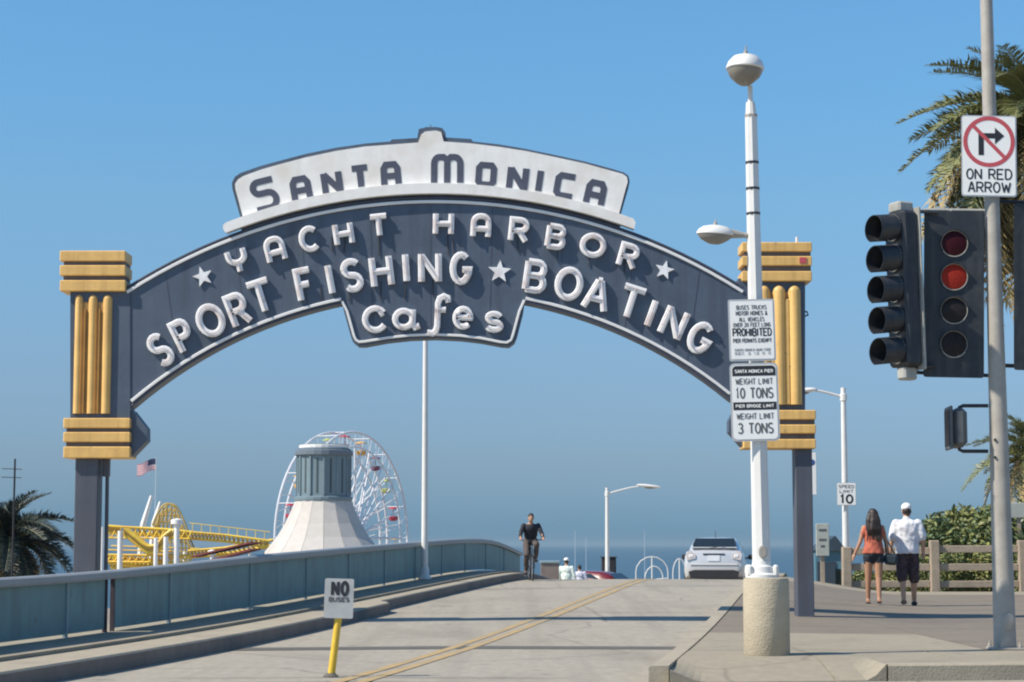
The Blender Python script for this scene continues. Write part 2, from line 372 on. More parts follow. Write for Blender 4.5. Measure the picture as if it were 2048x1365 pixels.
        h = w / 2; b_ = bev
        sec = [(-h, y1), (-h, y0 + b_), (-h + b_, y0), (h - b_, y0), (h, y0 + b_), (h, y1)] if bev > 0 else [(-h, y1), (-h, y0), (h, y0), (h, y1)]
        q = len(sec); vs = []
        for p, n_ in zip(pts, nor):
            for o, y in sec: vs.append((p.x + n_.x * o, y, p.y + n_.y * o))
        fs = []
        lim = k if closed else k - 1
        for i in range(lim):
            for j in range(q):
                a = i * q + j; b = i * q + (j + 1) % q; c = ((i + 1) % k) * q + (j + 1) % q; d = ((i + 1) % k) * q + j
                fs.append([a, b, c, d])
        if not closed: fs += [list(range(q - 1, -1, -1)), list(range((k - 1) * q, k * q))]
        s.add(vs, fs, mi); return s
    def mesh(s, name, mats, smooth=False):
        me = bpy.data.meshes.new(name)
        me.from_pydata(s.v, [], s.f)
        for m_ in (mats if isinstance(mats, (list, tuple)) else [mats]): me.materials.append(M[m_] if isinstance(m_, str) else m_)
        me.polygons.foreach_set('material_index', s.m)
        bm = bmesh.new(); bm.from_mesh(me); bmesh.ops.recalc_face_normals(bm, faces=bm.faces); bm.to_mesh(me); bm.free()
        if smooth:
            me.polygons.foreach_set('use_smooth', [True] * len(me.polygons))
            try: me.set_sharp_from_angle(angle=R(38))
            except Exception: pass
        me.update(); return me
    def build(s, name, mats, parent=None, smooth=False, loc=None):
        o = bpy.data.objects.new(name, s.mesh(name, mats, smooth)); COL.objects.link(o)
        if parent is not None: o.parent = parent
        if loc is not None: o.location = loc
        return o

def tag(o, label=None, cat=None, group=None, kind=None):
    if label: o['label'] = label
    if cat: o['category'] = cat
    if group: o['group'] = group
    if kind: o['kind'] = kind
    return o
def empty(name, loc=(0, 0, 0), rot=(0, 0, 0), label=None, cat=None, group=None):
    o = bpy.data.objects.new(name, None); COL.objects.link(o)
    o.location = loc; o.rotation_euler = rot; o.empty_display_size = 0.2
    return tag(o, label, cat, group)
def inst(src, parent=None, loc=None, rot=None, sc=None):
    o = src.copy(); COL.objects.link(o)
    o.parent = parent
    if loc is not None: o.location = loc
    if rot is not None: o.rotation_euler = rot
    if sc is not None: o.scale = sc
    return o
def obj(name, me, parent=None, loc=(0, 0, 0), rot=(0, 0, 0), sc=None):
    o = bpy.data.objects.new(name, me); COL.objects.link(o); o.parent = parent
    o.location = loc; o.rotation_euler = rot
    if sc is not None: o.scale = sc if hasattr(sc, '__len__') else (sc,) * 3
    return o

# ------------------------------------------------------------------ stroke alphabet (unit box, x 0..1, z 0..1)
def arc(cx, cz, rx, rz, a0, a1, n=10):
    return [(cx + rx * math.cos(R(a0 + (a1 - a0) * i / n)), cz + rz * math.sin(R(a0 + (a1 - a0) * i / n))) for i in range(n + 1)]
GL = {
 'A': [[(0, 0), (.44, 1)], [(1, 0), (.56, 1)], [(.2, .36), (.8, .36)], [(.40, 1), (.60, 1)]],
 'B': [[(0, 0), (0, 1)], [(0, 1), (.6, 1)] + arc(.6, .76, .34, .24, 90, -90, 6)[1:] + [(0, .52)], [(.1, .52), (.62, .52)] + arc(.62, .26, .38, .26, 90, -90, 6)[1:] + [(0, 0)]],
 'C': [arc(.5, .5, .5, .5, 48, 312, 16)],
 'D': [[(0, 0), (0, 1), (.45, 1)] + arc(.45, .5, .55, .5, 90, -90, 10)[1:] + [(0, 0)]],
 'E': [[(1, 1), (0, 1), (0, 0), (1, 0)], [(0, .52), (.8, .52)]],
 'F': [[(1, 1), (0, 1), (0, 0)], [(0, .52), (.8, .52)]],
 'G': [arc(.5, .5, .5, .5, 50, 340, 16) + [(1, .45), (.58, .45)]],
 'H': [[(0, 0), (0, 1)], [(1, 0), (1, 1)], [(0, .5), (1, .5)]],
 'I': [[(.5, 0), (.5, 1)]],
 'K': [[(0, 0), (0, 1)], [(1, 1), (.05, .42)], [(.35, .6), (1, 0)]],
 'L': [[(0, 1), (0, 0), (.95, 0)]],
 'M': [[(0, 0), (0, 1)], [(1, 0), (1, 1)], [(.03, .97), (.5, .3), (.97, .97)]],
 'N': [[(0, -.02), (0, 1.02)], [(1, -.02), (1, 1.02)], [(.02, .97), (.98, .03)]],
 'O': [arc(.5, .5, .5, .5, 0, 360, 22)[:-1] + ['c']],
 'P': [[(0, 0), (0, 1), (.6, 1)] + arc(.6, .74, .4, .26, 90, -90, 7)[1:] + [(.05, .48)]],
 'R': [[(0, 0), (0, 1), (.58, 1)] + arc(.58, .74, .4, .26, 90, -90, 7)[1:] + [(.05, .48)], [(.5, .48), (1, 0)]],
 'S': [arc(.5, .75, .46, .25, 35, 270, 11) + arc(.5, .25, .46, .25, 90, -145, 11)[1:]],
 'T': [[(0, 1), (1, 1)], [(.5, 1), (.5, 0)]],
 'U': [[(0, 1), (0, .32)] + arc(.5, .32, .5, .32, 180, 360, 10)[1:] + [(1, 1)]],
 'V': [[(0, 1), (.47, 0)], [(1, 1), (.53, 0)]],
 'W': [[(0, 1), (.25, 0)], [(.5, .8), (.25, 0)], [(.5, .8), (.75, 0)], [(1, 1), (.75, 0)]],
 'X': [[(0, 0), (1, 1)], [(0, 1), (1, 0)]],
 'Y': [[(0, 1), (.5, .48), (1, 1)], [(.5, .48), (.5, 0)]],
 'Z': [[(0, 1), (1, 1), (0, 0), (1, 0)]],
 '0': [arc(.5, .5, .45, .5, 0, 360, 18)[:-1] + ['c']],
 '1': [[(.25, .78), (.55, 1), (.55, 0)]],
 '2': [arc(.5, .72, .45, .28, 160, -35, 9) + [(.05, 0), (1, 0)]],
 '3': [arc(.48, .75, .42, .25, 150, -90, 9), arc(.48, .26, .48, .26, 90, -150, 9)],
 '&': [[(1, 0), (.25, .75)] + arc(.45, .8, .22, .2, 180, -20, 7)[1:] + [(.1, .35)] + arc(.4, .22, .38, .22, 160, 330, 7)[1:] + [(1, .45)]],
 ',': [[(.3, .12), (.15, -.12)]],
 '/': [[(0, 0), (1, 1)]], '-': [[(.1, .45), (.9, .45)]],
}
# special shapes of the big sign
BIG = dict(GL)
BIG['A2'] = [[(0, 0), (0, .66)] + arc(.42, .66, .42, .34, 180, 90, 5)[1:] + arc(.58, .66, .42, .34, 90, 0, 5) + [(1, 0)], [(0, .38), (1, .38)]]   # round-topped A
BIG['A3'] = [[(0, 0), (.02, .8), (.2, 1), (.8, 1), (.98, .8), (1, 0)], [(.02, .42), (.98, .42)]]
BIG['O3'] = [[(.0, .16), (0, .84), (.16, 1), (.84, 1), (1, .84), (1, .16), (.84, 0), (.16, 0), 'c']]
BIG['C3'] = [[(1, 1), (.18, 1), (0, .84), (0, .16), (.18, 0), (1, 0)]]
BIG['M3'] = [[(0, 0), (0, .74)] + arc(.2, .74, .2, .26, 180, 90, 4)[1:] + [(.36, 1)] + [(.5, .88), (.5, 0)], [(.5, .88), (.64, 1)] + arc(.8, .74, .2, .26, 90, 0, 4) + [(1, 0)]]
BIG['S3'] = [[(1, .97), (.3, .97)] + arc(.3, .76, .28, .21, 90, 270, 8)[1:] + [(.68, .55)] + arc(.68, .28, .32, .27, 90, -90, 8)[1:] + [(0, .01)]]
BIG['Y2'] = [[(0, 1), (0, .72)] + arc(.5, .72, .5, .30, 180, 360, 8)[1:] + [(1, 1)], [(.5, .42), (.5, 0)]]
BIG['c_'] = [arc(.52, .5, .5, .5, 35, 325, 16), [(.9, .80), (.72, .70)]]
BIG['a_'] = [arc(.40, .46, .40, .44, 0, 360, 18)[:-1] + ['c'], [(.82, .96), (.80, .2), (.92, .02), (1.12, .12)]]
BIG['f_'] = [[(1.0, .84), (.96, .96), (.80, 1.0), (.62, .94), (.55, .8), (.55, .2), (.50, .07), (.36, 0), (.12, .02)], [(.42, .64), (.90, .64)]]
BIG['e_'] = [[(.06, .52), (.96, .52)] + arc(.5, .5, .47, .5, 6, 318, 18)]
BIG['s_'] = [arc(.5, .75, .42, .25, 20, 270, 11) + arc(.5, .25, .46, .25, 90, -155, 11)[1:]]

def glyph(mb, g, fx, w, y0, y1, table=GL, bev=0.0, mi=0, step=0.0015):
    for i, st in enumerate(table[g]):
        cl = st[-1] == 'c'
        pts = [fx(*p) for p in (st[:-1] if cl else st)]
        mb.stroke(pts, w, y0 - step * i, y1 + step * i, cl, bev, mi)
NARROW = {'I': .28, '1': .6, ',': .3, 'M': 1.2, 'W': 1.35, ' ': .55, '&': 1.05}
def text(mb, s, cx, cz, h, width, w, y0, y1, mi=0):
    adv = [NARROW.get(c, 1.0) for c in s]
    gap = .38
    tot = sum(adv) + gap * (len(s) - 1)
    u = width / tot; x = cx - width / 2
    for c, a in zip(s, adv):
        if c != ' ':
            xa, ww = x, a * u
            glyph(mb, c, lambda gx, gz: (xa + gx * ww, cz - h / 2 + gz * h), w, y0, y1, GL, 0, mi, 0.0006)
        x += (a + gap) * u

def words(parent, m, s, cx, cz, h, width, w, y0, y1):
    adv = [NARROW.get(c, 1.0) for c in s]; gap = .38
    u = width / (sum(adv) + gap * (len(s) - 1)); x = cx - width / 2; i = 0
    while i < len(s):
        if s[i] == ' ': x += (adv[i] + gap) * u; i += 1; continue
        j = i
        while j < len(s) and s[j] != ' ': j += 1
        ww = (sum(adv[i:j]) + gap * (j - i - 1)) * u
        mb = MB(); text(mb, s[i:j], x + ww / 2, cz, h, ww, w, y0, y1); mb.build('lettering', m, parent)
        x += ww + gap * u; i = j

def rrect(w, h, r, n=5):
    o = []
    for cx, cz, a in ((w / 2 - r, h / 2 - r, 0), (-w / 2 + r, h / 2 - r, 90), (-w / 2 + r, -h / 2 + r, 180), (w / 2 - r, -h / 2 + r, 270)):
        o += [(cx + r * math.cos(R(a + 90 * i / n)), cz + r * math.sin(R(a + 90 * i / n))) for i in range(n + 1)]
    return o

# ================================================================== THE SETTING
PROF = [(-60, 0), (0, 0), (20, 0), (25, .02), (30, .085), (35, .175), (40, .265), (44, .335), (47, .378), (50, .395), (52.5, .345), (55, .20), (57, .05), (62, -.29),
        (70, -.85), (85, -1.95), (100, -3.05), (130, -5.2), (160, -7.3), (190, -8.9), (215, -9.5), (400, -9.5)]
def zr(Y):                                      # road level along its length
    p = PROF
    if Y <= p[0][0]: return p[0][1]
    for i in range(len(p) - 1):
        if Y <= p[i + 1][0]:
            (x0, y0), (x1, y1) = p[i], p[i + 1]
            xm, ym = p[max(i - 1, 0)]; xp, yp = p[min(i + 2, len(p) - 1)]
            m0 = (y1 - ym) / (x1 - xm); m1 = (yp - y0) / (xp - x0)
            t = (Y - x0) / (x1 - x0); h = x1 - x0
            return (2*t**3-3*t*t+1)*y0 + (t**3-2*t*t+t)*h*m0 + (-2*t**3+3*t*t)*y1 + (t**3-t*t)*h*m1
    return p[-1][1]
def cx(Y): return -1.52 + 0.151 * (Y - 18.2)     # painted centre line of the road
HEAD = -math.atan(0.151)

YS = [17.6, 18.4, 19, 20, 21, 22, 23] + [24 + i for i in range(42)] + [67, 70, 74, 78, 83, 88, 94, 100, 110, 120, 130, 145, 160, 175, 190, 205, 215]
def strip(v0, v1, d0, d1, ys, mb=None):          # sheet following the road between offsets v0..v1
    mb = mb or MB(); vs = []
    for Y in ys:
        vs += [(cx(Y) + v0, Y, zr(Y) + d0), (cx(Y) + v1, Y, zr(Y) + d1)]
    mb.add(vs, [[2*i, 2*i+1, 2*i+3, 2*i+2] for i in range(len(ys) - 1)])
    return mb
def ribbon_box(sec, ys, fz=None):                # closed section (v, dz) swept along the road
    mb = MB(); vs = []
    for Y in ys:
        s2 = sec(Y) if callable(sec) else sec
        vs += [(cx(Y) + v, Y, zr(Y) + d) for v, d in s2]
    fs = []
    k = len(vs) // len(ys)
    for i in range(len(ys) - 1):
        for j in range(k):
            fs.append([i*k+j, i*k+(j+1) % k, (i+1)*k+(j+1) % k, (i+1)*k+j])
    fs += [list(range(k)), list(range((len(ys)-1)*k, len(ys)*k))]
    mb.add(vs, fs); return mb

def sm(t): t = max(0, min(1, t)); return t * t * (3 - 2 * t)
# --- ground: street level round the camera, falling as a bluff to the beach
def gz(X, Y):
    side = X - cx(Y)
    top = -0.06
    drop_r = sm((Y - 50) / 34.0); drop_l = sm((Y - 24) / 50.0)
    w = sm((side + 4) / 6.0)
    d = drop_r * w + drop_l * (1 - w)
    z = top - d * 9.9
    z -= 5.0 * sm((Y - 300) / 80.0)
    return min(z, zr(Y) - 0.55) if 21 < Y < 240 and -5 < side < 5.2 else z
mb = MB()
gx = [-900, -500, -300, -180, -110, -70, -45] + [-30 + 2.0 * i for i in range(31)] + [36, 45, 60, 80, 110, 180, 300, 500, 900]
gy = [-80, -30, 0, 10, 16, 18] + [20 + 2.0 * i for i in range(35)] + [95, 105, 120, 140, 170, 200, 240, 280, 310, 340, 380, 450]
vs = [(x, y, gz(x, y) + random.uniform(-.03, .03) * (1 if y > 60 else 0)) for y in gy for x in gx]
k = len(gx)
mb.add(vs, [[j*k+i, j*k+i+1, (j+1)*k+i+1, (j+1)*k+i] for j in range(len(gy)-1) for i in range(k-1)])
tag(mb.build('ground', 'sand', smooth=True), kind='structure')
mb = MB(); mb.add([(-40000, 285, -11.2), (40000, 285, -11.2), (40000, 42000, -11.2), (-40000, 42000, -11.2)], [[0, 1, 2, 3]])
tag(mb.build('sea', 'water'), kind='structure')

# --- intersection (asphalt-coloured concrete sheet) and ramp roadway
mb = MB()
mb.add([(-60, -40, -.004), (60, -40, -.004), (60, 17.62, -.004), (-60, 17.62, -.004)], [[0, 1, 2, 3]])
mb.add([(-60, 17.62, -.004), (60, 17.62, -.004), (60, 19.4, -.004), (-60, 19.4, -.004)], [[0, 1, 2, 3]])
tag(mb.build('street', 'road'), kind='structure')
deck = ribbon_box([(-4.7, -.5), (-4.7, -.02), (-2.6, -.012), (0, 0.004), (2.9, -.012), (3.9, -.02), (3.9, -.5)], [18.6] + YS[3:])
road = tag(deck.build('bridge_road', 'road'), kind='structure')
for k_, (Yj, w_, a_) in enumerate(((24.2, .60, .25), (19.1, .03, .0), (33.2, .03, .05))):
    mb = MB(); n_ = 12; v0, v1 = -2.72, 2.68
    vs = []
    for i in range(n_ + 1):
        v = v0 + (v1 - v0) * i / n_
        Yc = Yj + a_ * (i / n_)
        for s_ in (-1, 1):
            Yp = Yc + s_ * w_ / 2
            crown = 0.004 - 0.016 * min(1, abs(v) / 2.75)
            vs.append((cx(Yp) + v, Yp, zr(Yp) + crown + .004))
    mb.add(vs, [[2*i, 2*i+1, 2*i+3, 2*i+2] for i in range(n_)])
    mb.build('cross_strip', 'joint', road)  # dark strips across the road: one wide band, two thin joints
for off in (-.11, .11):
    mb = MB(); vs = []
    ys = [17.7, 18.6] + YS[3:62]
    for Y in ys:
        vs += [(cx(Y) + off - .06, Y, zr(Y) + .009), (cx(Y) + off + .06, Y, zr(Y) + .009)]
    mb.add(vs, [[2*i, 2*i+1, 2*i+3, 2*i+2] for i in range(len(ys)-1)])
    mb.build('centre_line', 'yellow_line', road)

# --- left kerb and narrow walkway under the railing
def lkerb(Y): return -2.76 - .30 * sm((Y - 33.2) / .8)
ysl = [13, 14.5, 16, 17.2, 18.4, 19, 20, 21, 22, 23] + [24 + i for i in range(9)] + [33.2, 33.5, 33.8, 34.1] + [35 + i for i in range(30)] + YS[50:]
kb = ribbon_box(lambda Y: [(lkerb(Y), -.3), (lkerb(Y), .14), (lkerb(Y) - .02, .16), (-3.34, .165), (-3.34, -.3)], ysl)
ko = kb.build('left_kerb', ('kerb', 'kerb_dark'))
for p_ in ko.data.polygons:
    if abs(p_.normal.z) < .5: p_.material_index = 1  # upright faces coloured darker, their shade put into the material
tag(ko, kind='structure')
kb = ribbon_box([(-3.36, -.3), (-3.36, .205), (-4.75, .215), (-4.75, -.3)], ysl)
tag(kb.build('left_walkway', 'walk'), kind='structure')
# --- right walkway beyond the pavement
ysr = [47 + i for i in range(19)] + YS[50:]
kb = ribbon_box([(2.72, -.4), (2.72, .15), (3.5, .15), (3.5, -.5)], ysr)
tag(kb.build('right_walkway', 'walk'), kind='structure')

# --- pavement on the right: kerb, ramp, slabs
def kx(Y): return cx(Y) + 2.72                    # kerb line along the road
def front(X): return 18.35 + (X - 1.2) * 0.14
pav = empty('pavement'); tag(pav, kind='structure')
def ramp_z(X, Y):
    fl = sm((X - 1.28) / .5) * (1 - sm((X - 3.30) / .16)) if X < 3.5 else 0
    dy = (Y - front(X)) / 1.15
    return .15 - .146 * fl * max(0, 1 - max(0, dy))
def pz(X, Y): return .15 + max(0, zr(Y)) * (1 - sm((X - cx(Y) - 2.9) / 3.4))      # the pavement falls away sideways from the ramp
def slab(x0, x1, y0, y1, m, nx=4, ny=4, xl=None, top=.15, ramp=False, gap=.012):
    mb = MB(); vs = []
    for j in range(ny + 1):
        for i in range(nx + 1):
            Y0 = y0(0) if callable(y0) else y0
            tX = i / nx
            xa = x0(Y0) if callable(x0) else x0
            X = xa + gap + (x1 - xa - 2 * gap) * tX
            ya = y0(X) if callable(y0) else y0
            Y = ya + gap + (y1 - ya - 2 * gap) * j / ny
            if callable(x0):
                xa = x0(Y); X = xa + gap + (x1 - xa - 2 * gap) * tX
                ya = y0(X) if callable(y0) else y0
                Y = ya + gap + (y1 - ya - 2 * gap) * j / ny
            vs.append((X, Y, ramp_z(X, Y) if ramp else (top(X, Y) if callable(top) else top)))
    top_n = len(vs); k = nx + 1
    fs = [[j*k+i, j*k+i+1, (j+1)*k+i+1, (j+1)*k+i] for j in range(ny) for i in range(nx)]
    ring = [i for i in range(k)] + [j*k+nx for j in range(1, ny+1)] + [ny*k+i for i in range(nx-1, -1, -1)] + [j*k for j in range(ny-1, 0, -1)]
    low = [(vs[i][0], vs[i][1], -.12) for i in ring]
    vs += low; n_ = len(ring)
    fs += [[ring[i], top_n + i, top_n + (i+1) % n_, ring[(i+1) % n_]] for i in range(n_)]
    mb.add(vs, fs)
    return mb.build('paving_slab', m, pav)
mb = MB()                                          # bed below the slabs, seen in the joints
mb.add([(kx(20) + .02, 20.0, .10), (60, 26.9, .10), (60, 47.6, .10), (kx(47.6) + .1, 47.6, .10)], [[0, 1, 2, 3]])
mb.build('joint_bed', 'joint', pav)
# kerb stones along the road
Yk = 18.45
while Yk < 46.5:
    L_ = 2.9 if Yk > 20 else 2.2
    y1 = min(Yk + L_, 47); ysk = [Yk + .008 + (y1 - Yk - .016) * i / 4 for i in range(5)]
    mb = MB(); vs = []
    for Y in ysk:
        x = kx(Y); zc = zr(Y) - .05
        top = max(.15, zr(Y) + .15 if Y > 44 else .15)
        zt_ = zr(Y); vs += [(x, Y, -.2), (x + .01, Y, zt_ + .135), (x + .03, Y, zt_ + .152), (x + .19, Y, zt_ + .153), (x + .19, Y, -.2)]
    fs = [[i*5+j, i*5+(j+1) % 5, (i+1)*5+(j+1) % 5, (i+1)*5+j] for i in range(4) for j in range(5)] + [[0, 1, 2, 3, 4], [20, 21, 22, 23, 24]]
    mb.add(vs, fs); mb.build('kerb_stone', 'kerb', pav); Yk = y1
kl = lambda Y: kx(Y) + .2
slab(kl, 2.98, front, 21.15, 'walk', 22, 10, ramp=True, gap=.004)
slab(2.98, 4.3, lambda X: front(X) + (.17 if X > 3.46 else 0), 21.15, 'walk', 14, 10, ramp=True)
xs = [4.3, 6.3, 8.3, 10.3, 14, 20, 30, 60]
for a_, b_ in zip(xs, xs[1:]):
    slab(a_, b_, lambda X: front(X) + .17, 21.15 if b_ < 21 else 27.0, 'walk', 4, 3)
xs = [5.0, 7.9, 10.8, 14, 20, 34, 60]
for ya_, yb_, xe_, m_ in ((21.15, 25.0, 5.0, 'walk'), (25.0, 29.2, 5.0, 'walk_tan'), (29.2, 33.0, 6.2, 'walk_tan'), (33.0, 36.5, 6.2, 'walk_tan'), (36.5, 40.5, 8.2, 'walk_tan'), (40.5, 44.6, 8.2, 'walk_tan'), (44.6, 47.5, 9.0, 'walk')):
    slab(kl, xe_, ya_, yb_, m_, 14, 6, top=pz)
for a_, b_ in zip(xs, xs[1:]):
    slab(a_, b_, 21.15 if a_ < 20 else 27.0, 29.2, 'walk_tan', 4, 3, top=pz)
xs = [6.2, 12, 20, 34, 60]
for a_, b_ in zip(xs, xs[1:]): slab(a_, b_, 29.2, 36.5, 'walk_tan', 8, 6, top=pz)
xs = [8.2, 13, 20, 34, 60]
for a_, b_ in zip(xs, xs[1:]): slab(a_, b_, 36.5, 44.6, 'walk_tan', 8, 6, top=pz)
xs = [9.0, 12.0, 15, 20, 34, 60]
for a_, b_ in zip(xs, xs[1:]): slab(a_, b_, 44.6, 47.5, 'walk', 6, 3, top=pz)
# kerb stones facing the camera, right of the ramp
for a_, b_ in ((3.47, 5.3), (5.3, 7.2), (7.2, 9.2), (9.2, 14), (14, 24), (24, 60)):
    mb = MB(); vs = []
    for X in (a_ + .006, (a_ + b_) / 2, b_ - .006):
        Y = front(X)
        vs += [(X, Y, -.2), (X, Y + .01, .135), (X, Y + .03, .152), (X, Y + .165, .153), (X, Y + .165, -.2)]
    fs = [[i*5+j, i*5+(j+1) % 5, (i+1)*5+(j+1) % 5, (i+1)*5+j] for i in range(2) for j in range(5)] + [[0, 1, 2, 3, 4], [10, 11, 12, 13, 14]]
    mb.add(vs, fs); mb.build('kerb_stone', 'kerb', pav)

# ================================================================== BRIDGE RAILING (left)
rl = empty('bridge_railing', (cx(30) - 4.15, 30, zr(30) + .22), label='long teal sheet-metal railing along the left edge of the bridge', cat='railing')
def railpt(Y, dv=0, dz=0): return Vector((cx(Y) - 4.15 + dv, Y, zr(Y) + .22 + dz * (1 - .13 * sm((32 - Y) / 12)))) - rl.location
RH = .735
breaks = [14.5, 17.5, 20.0, 22.6, 23.85, 24.1, 26.2, 29.9, 33.2, 36.2, 39.2, 42.2, 45.2, 48.2, 51.2, 54.2, 57.2]
for i in range(len(breaks) - 1):
    a_, b_ = breaks[i] + .035, breaks[i + 1] - .035
    n_ = 3 if b_ - a_ > 1 else 1
    ys = [a_ + (b_ - a_) * j / n_ for j in range(n_ + 1)]
    if breaks[i] != 23.85:                         # the narrow gap between two panels stays open
        mb = MB(); vs = []
        for Y in ys:
            for dv, dz in ((-.012, .03), (.012, .03), (.012, RH - .06), (-.012, RH - .06)): vs.append(railpt(Y, dv, dz))
        fs = [[q*4+j, q*4+(j+1) % 4, (q+1)*4+(j+1) % 4, (q+1)*4+j] for q in range(n_) for j in range(4)] + [[0, 1, 2, 3], [n_*4+j for j in range(4)]]
        mb.add(vs, fs); mb.build('panel', 'rail', rl)
    Yp = breaks[i]
    mb = MB(); p = railpt(Yp, .004, (RH - .07) / 2)
    mb.box(p, (.05, .055, RH - .07)); mb.build('rail_post', 'rust' if Yp in (23.85, 24.1) else 'rail_post', rl)
mb = MB(); vs = []
ys = [14.5 + .75 * j for j in range(57)] + [57.2]
for Y in ys:
    for dv, dz in ((-.07, RH - .055), (.075, RH - .055), (.085, RH - .03), (.085, RH + .035), (.05, RH + .055), (-.07, RH + .055)): vs.append(railpt(Y, dv, dz))
fs = [[q*6+j, q*6+(j+1) % 6, (q+1)*6+(j+1) % 6, (q+1)*6+j] for q in range(len(ys)-1) for j in range(6)] + [list(range(6)), [(len(ys)-1)*6+j for j in range(6)]]
mb.add(vs, fs); mb.build('top_rail', 'rail_cap', rl)

# ================================================================== ARCH SIGN
SY = 29.4
def S(x, y): p = P(x, y, SY); return (p.x, p.z)
SC = SY / F_PX                                   # metres per pixel in the sign plane (about)
arch = empty('arch_sign', (S(870, 1240)[0], SY + .22, 0.12), label='arched slate-blue entrance sign with white lettering spanning the bridge between two yellow-capped pillars', cat='sign')
AL = arch.location
WP = [SY]                                         # plane in which outlines are measured
def W(pts): return [(p.x - AL.x, p.z - AL.z) for p in (P(x, y, WP[0]) for x, y in pts)]
def curve_top(x, o=0): return 1543 - math.sqrt((1150 - o) ** 2 - (x - 870) ** 2)       # upper edge (pixels), o = inset
def curve_bot(x, o=0): return 588 + 930 - math.sqrt((930 + o) ** 2 - (x - 870) ** 2)
TH = .34                                          # depth of the sign box
xl, xr = 205, 1530
top = [(x, curve_top(x)) for x in [252 + (1488 - 252) * i / 40 for i in range(41)]]
top = [(205, 590)] + [(250, curve_top(252))] + top[1:-1] + [(1490, curve_top(1488)), (1530, 572)]
botr = [(x, curve_bot(x)) for x in [1462 - (1462 - 1049) * i / 16 for i in range(17)]]
botl = [(x, curve_bot(x)) for x in [684 - (684 - 262) * i / 16 for i in range(17)]]
cafe = [(1046, 625), (1034, 672), (1029, 684), (1018, 692), (1004, 691)] + [(x, 676 + 15 * ((x - 866) / 138) ** 2) for x in [960, 920, 870, 820, 775]] + [(728, 691), (715, 691), (705, 683), (701, 672), (688, 625)]
out = top + [(1530, 830)] + botr + cafe + botl + [(205, 840)]
mb = MB(); mb.prism(W(out), -TH / 2, TH / 2)
ap = mb.build('arch_panel', 'slate', arch)
FY = -TH / 2                                      # front face of the box (local)
def trim(pts, w_, name='trim_line', m='trim_white', proud=.035):
    mb = MB(); mb.stroke(W(pts), w_ * SC, FY - proud, FY - .006, bev=.006); return mb.build(name, m, ap)
trim([(x, curve_top(x, 10)) for x in [253 + (1486 - 253) * i / 40 for i in range(41)]], 6)
trim([(x, curve_bot(x, 9)) for x in [262 + (682 - 262) * i / 16 for i in range(17)]], 6)
trim([(x, curve_bot(x, 9)) for x in [1051 + (1460 - 1051) * i / 16 for i in range(17)]], 6)
trim([(684, 603), (694, 622), (708, 672), (712, 680), (718, 684), (730, 683)] + [(x, 669 + 15 * ((x - 866) / 138) ** 2) for x in [775, 820, 870, 920, 960]] + [(1000, 684), (1014, 685), (1022, 680), (1026, 670), (1039, 622), (1049, 600)], 5)
# thin black outline standing on the edges
for pts in ([(x, curve_top(x, 2)) for x in [253 + (1486 - 253) * i / 40 for i in range(41)]],
            [(x, curve_bot(x, 2)) for x in [262 + (683 - 262) * i / 16 for i in range(17)]],
            [(x, curve_bot(x, 2)) for x in [1050 + (1460 - 1050) * i / 16 for i in range(17)]]):
    trim(pts, 4, 'edge_flange', 'slate_dark', .02)

def letter(g, cxp, cyp, hpx, wpx, rot, st, parent, m='letter', table=BIG, front=-.066, back=-.018, bev=.010, base=FY):
    mb = MB(); a = R(rot); ca, sa = math.cos(a), math.sin(a)
    hh = hpx - st; ww = max(wpx - st, .01)
    ox, oz = W([(cxp, cyp)])[0]
    def fx(gx_, gz_):
        u = (gx_ - .5) * ww * SC; v = (gz_ - .5) * hh * SC
        return (ox + u * ca + v * sa, oz - u * sa + v * ca)
    glyph(mb, g, fx, st * SC, base + front, base + back, table, bev)
    if base == FY and back < -.01:                # neon tubing standing on the face of the letter
        for st_ in table[g]:
            cl = st_[-1] == 'c'; q_ = [fx(*p) for p in (st_[:-1] if cl else st_)]
            if cl: q_.append(q_[0])
            mb.tube([(x_, base + front - .016, z_) for x_, z_ in q_], .0095, 5, mi=1)
        return mb.build('letter', (m, 'neon'), parent)
    return mb.build('letter', m, parent)
row2 = [('Y2', 475, 522, 56, 44, -17), ('A2', 550, 500, 56, 43, -15), ('C', 620, 478, 54, 46, -12), ('H', 687, 468, 52, 42, -9), ('T', 758, 452, 50, 44, -6),
        ('H', 887, 448, 52, 43, 1), ('A2', 962, 453, 53, 42, 3), ('R', 1038, 461, 54, 42, 6), ('B', 1112, 474, 53, 42, 9), ('O', 1186, 491, 51, 54, 12), ('R', 1257, 513, 54, 42, 16)]
for g, x, y, h, w_, r_ in row2: letter(g, x, y, h, w_, r_, 11.5, ap)
row3 = [('S', 321, 700, 72, 42, -32), ('P', 366, 672, 72, 40, -27), ('O', 421, 641, 70, 58, -25), ('R', 476, 620, 73, 44, -22), ('T', 522, 594, 73, 56, -18),
        ('F', 610, 570, 72, 40, -12), ('I', 660, 559, 70, 14, -11), ('S', 704, 551, 70, 46, -9), ('H', 763, 543, 71, 48, -7), ('I', 812, 536, 67, 14, -4), ('N', 860, 536, 67, 48, -1), ('G', 922, 537, 68, 46, 1),
        ('B', 1071, 553, 70, 48, 8), ('O', 1138, 568, 70, 58, 11), ('A', 1194, 590, 72, 56, 14), ('T', 1262, 606, 73, 57, 18), ('I', 1303, 627, 66, 14, 20), ('N', 1348, 646, 68, 50, 24), ('G', 1401, 676, 68, 50, 27)]
for g, x, y, h, w_, r_ in row3: letter(g, x, y, h, w_, r_, 13.2, ap)
for g, x, y, h, w_, r_ in [('c_', 750, 639, 56, 54, -4), ('a_', 812, 637, 50, 56, 0), ('f_', 873, 630, 88, 58, 2), ('e_', 926, 636, 48, 44, 3), ('s_', 988, 644, 44, 42, 4)]:
    letter(g, x, y, h, w_, r_, 12, ap)
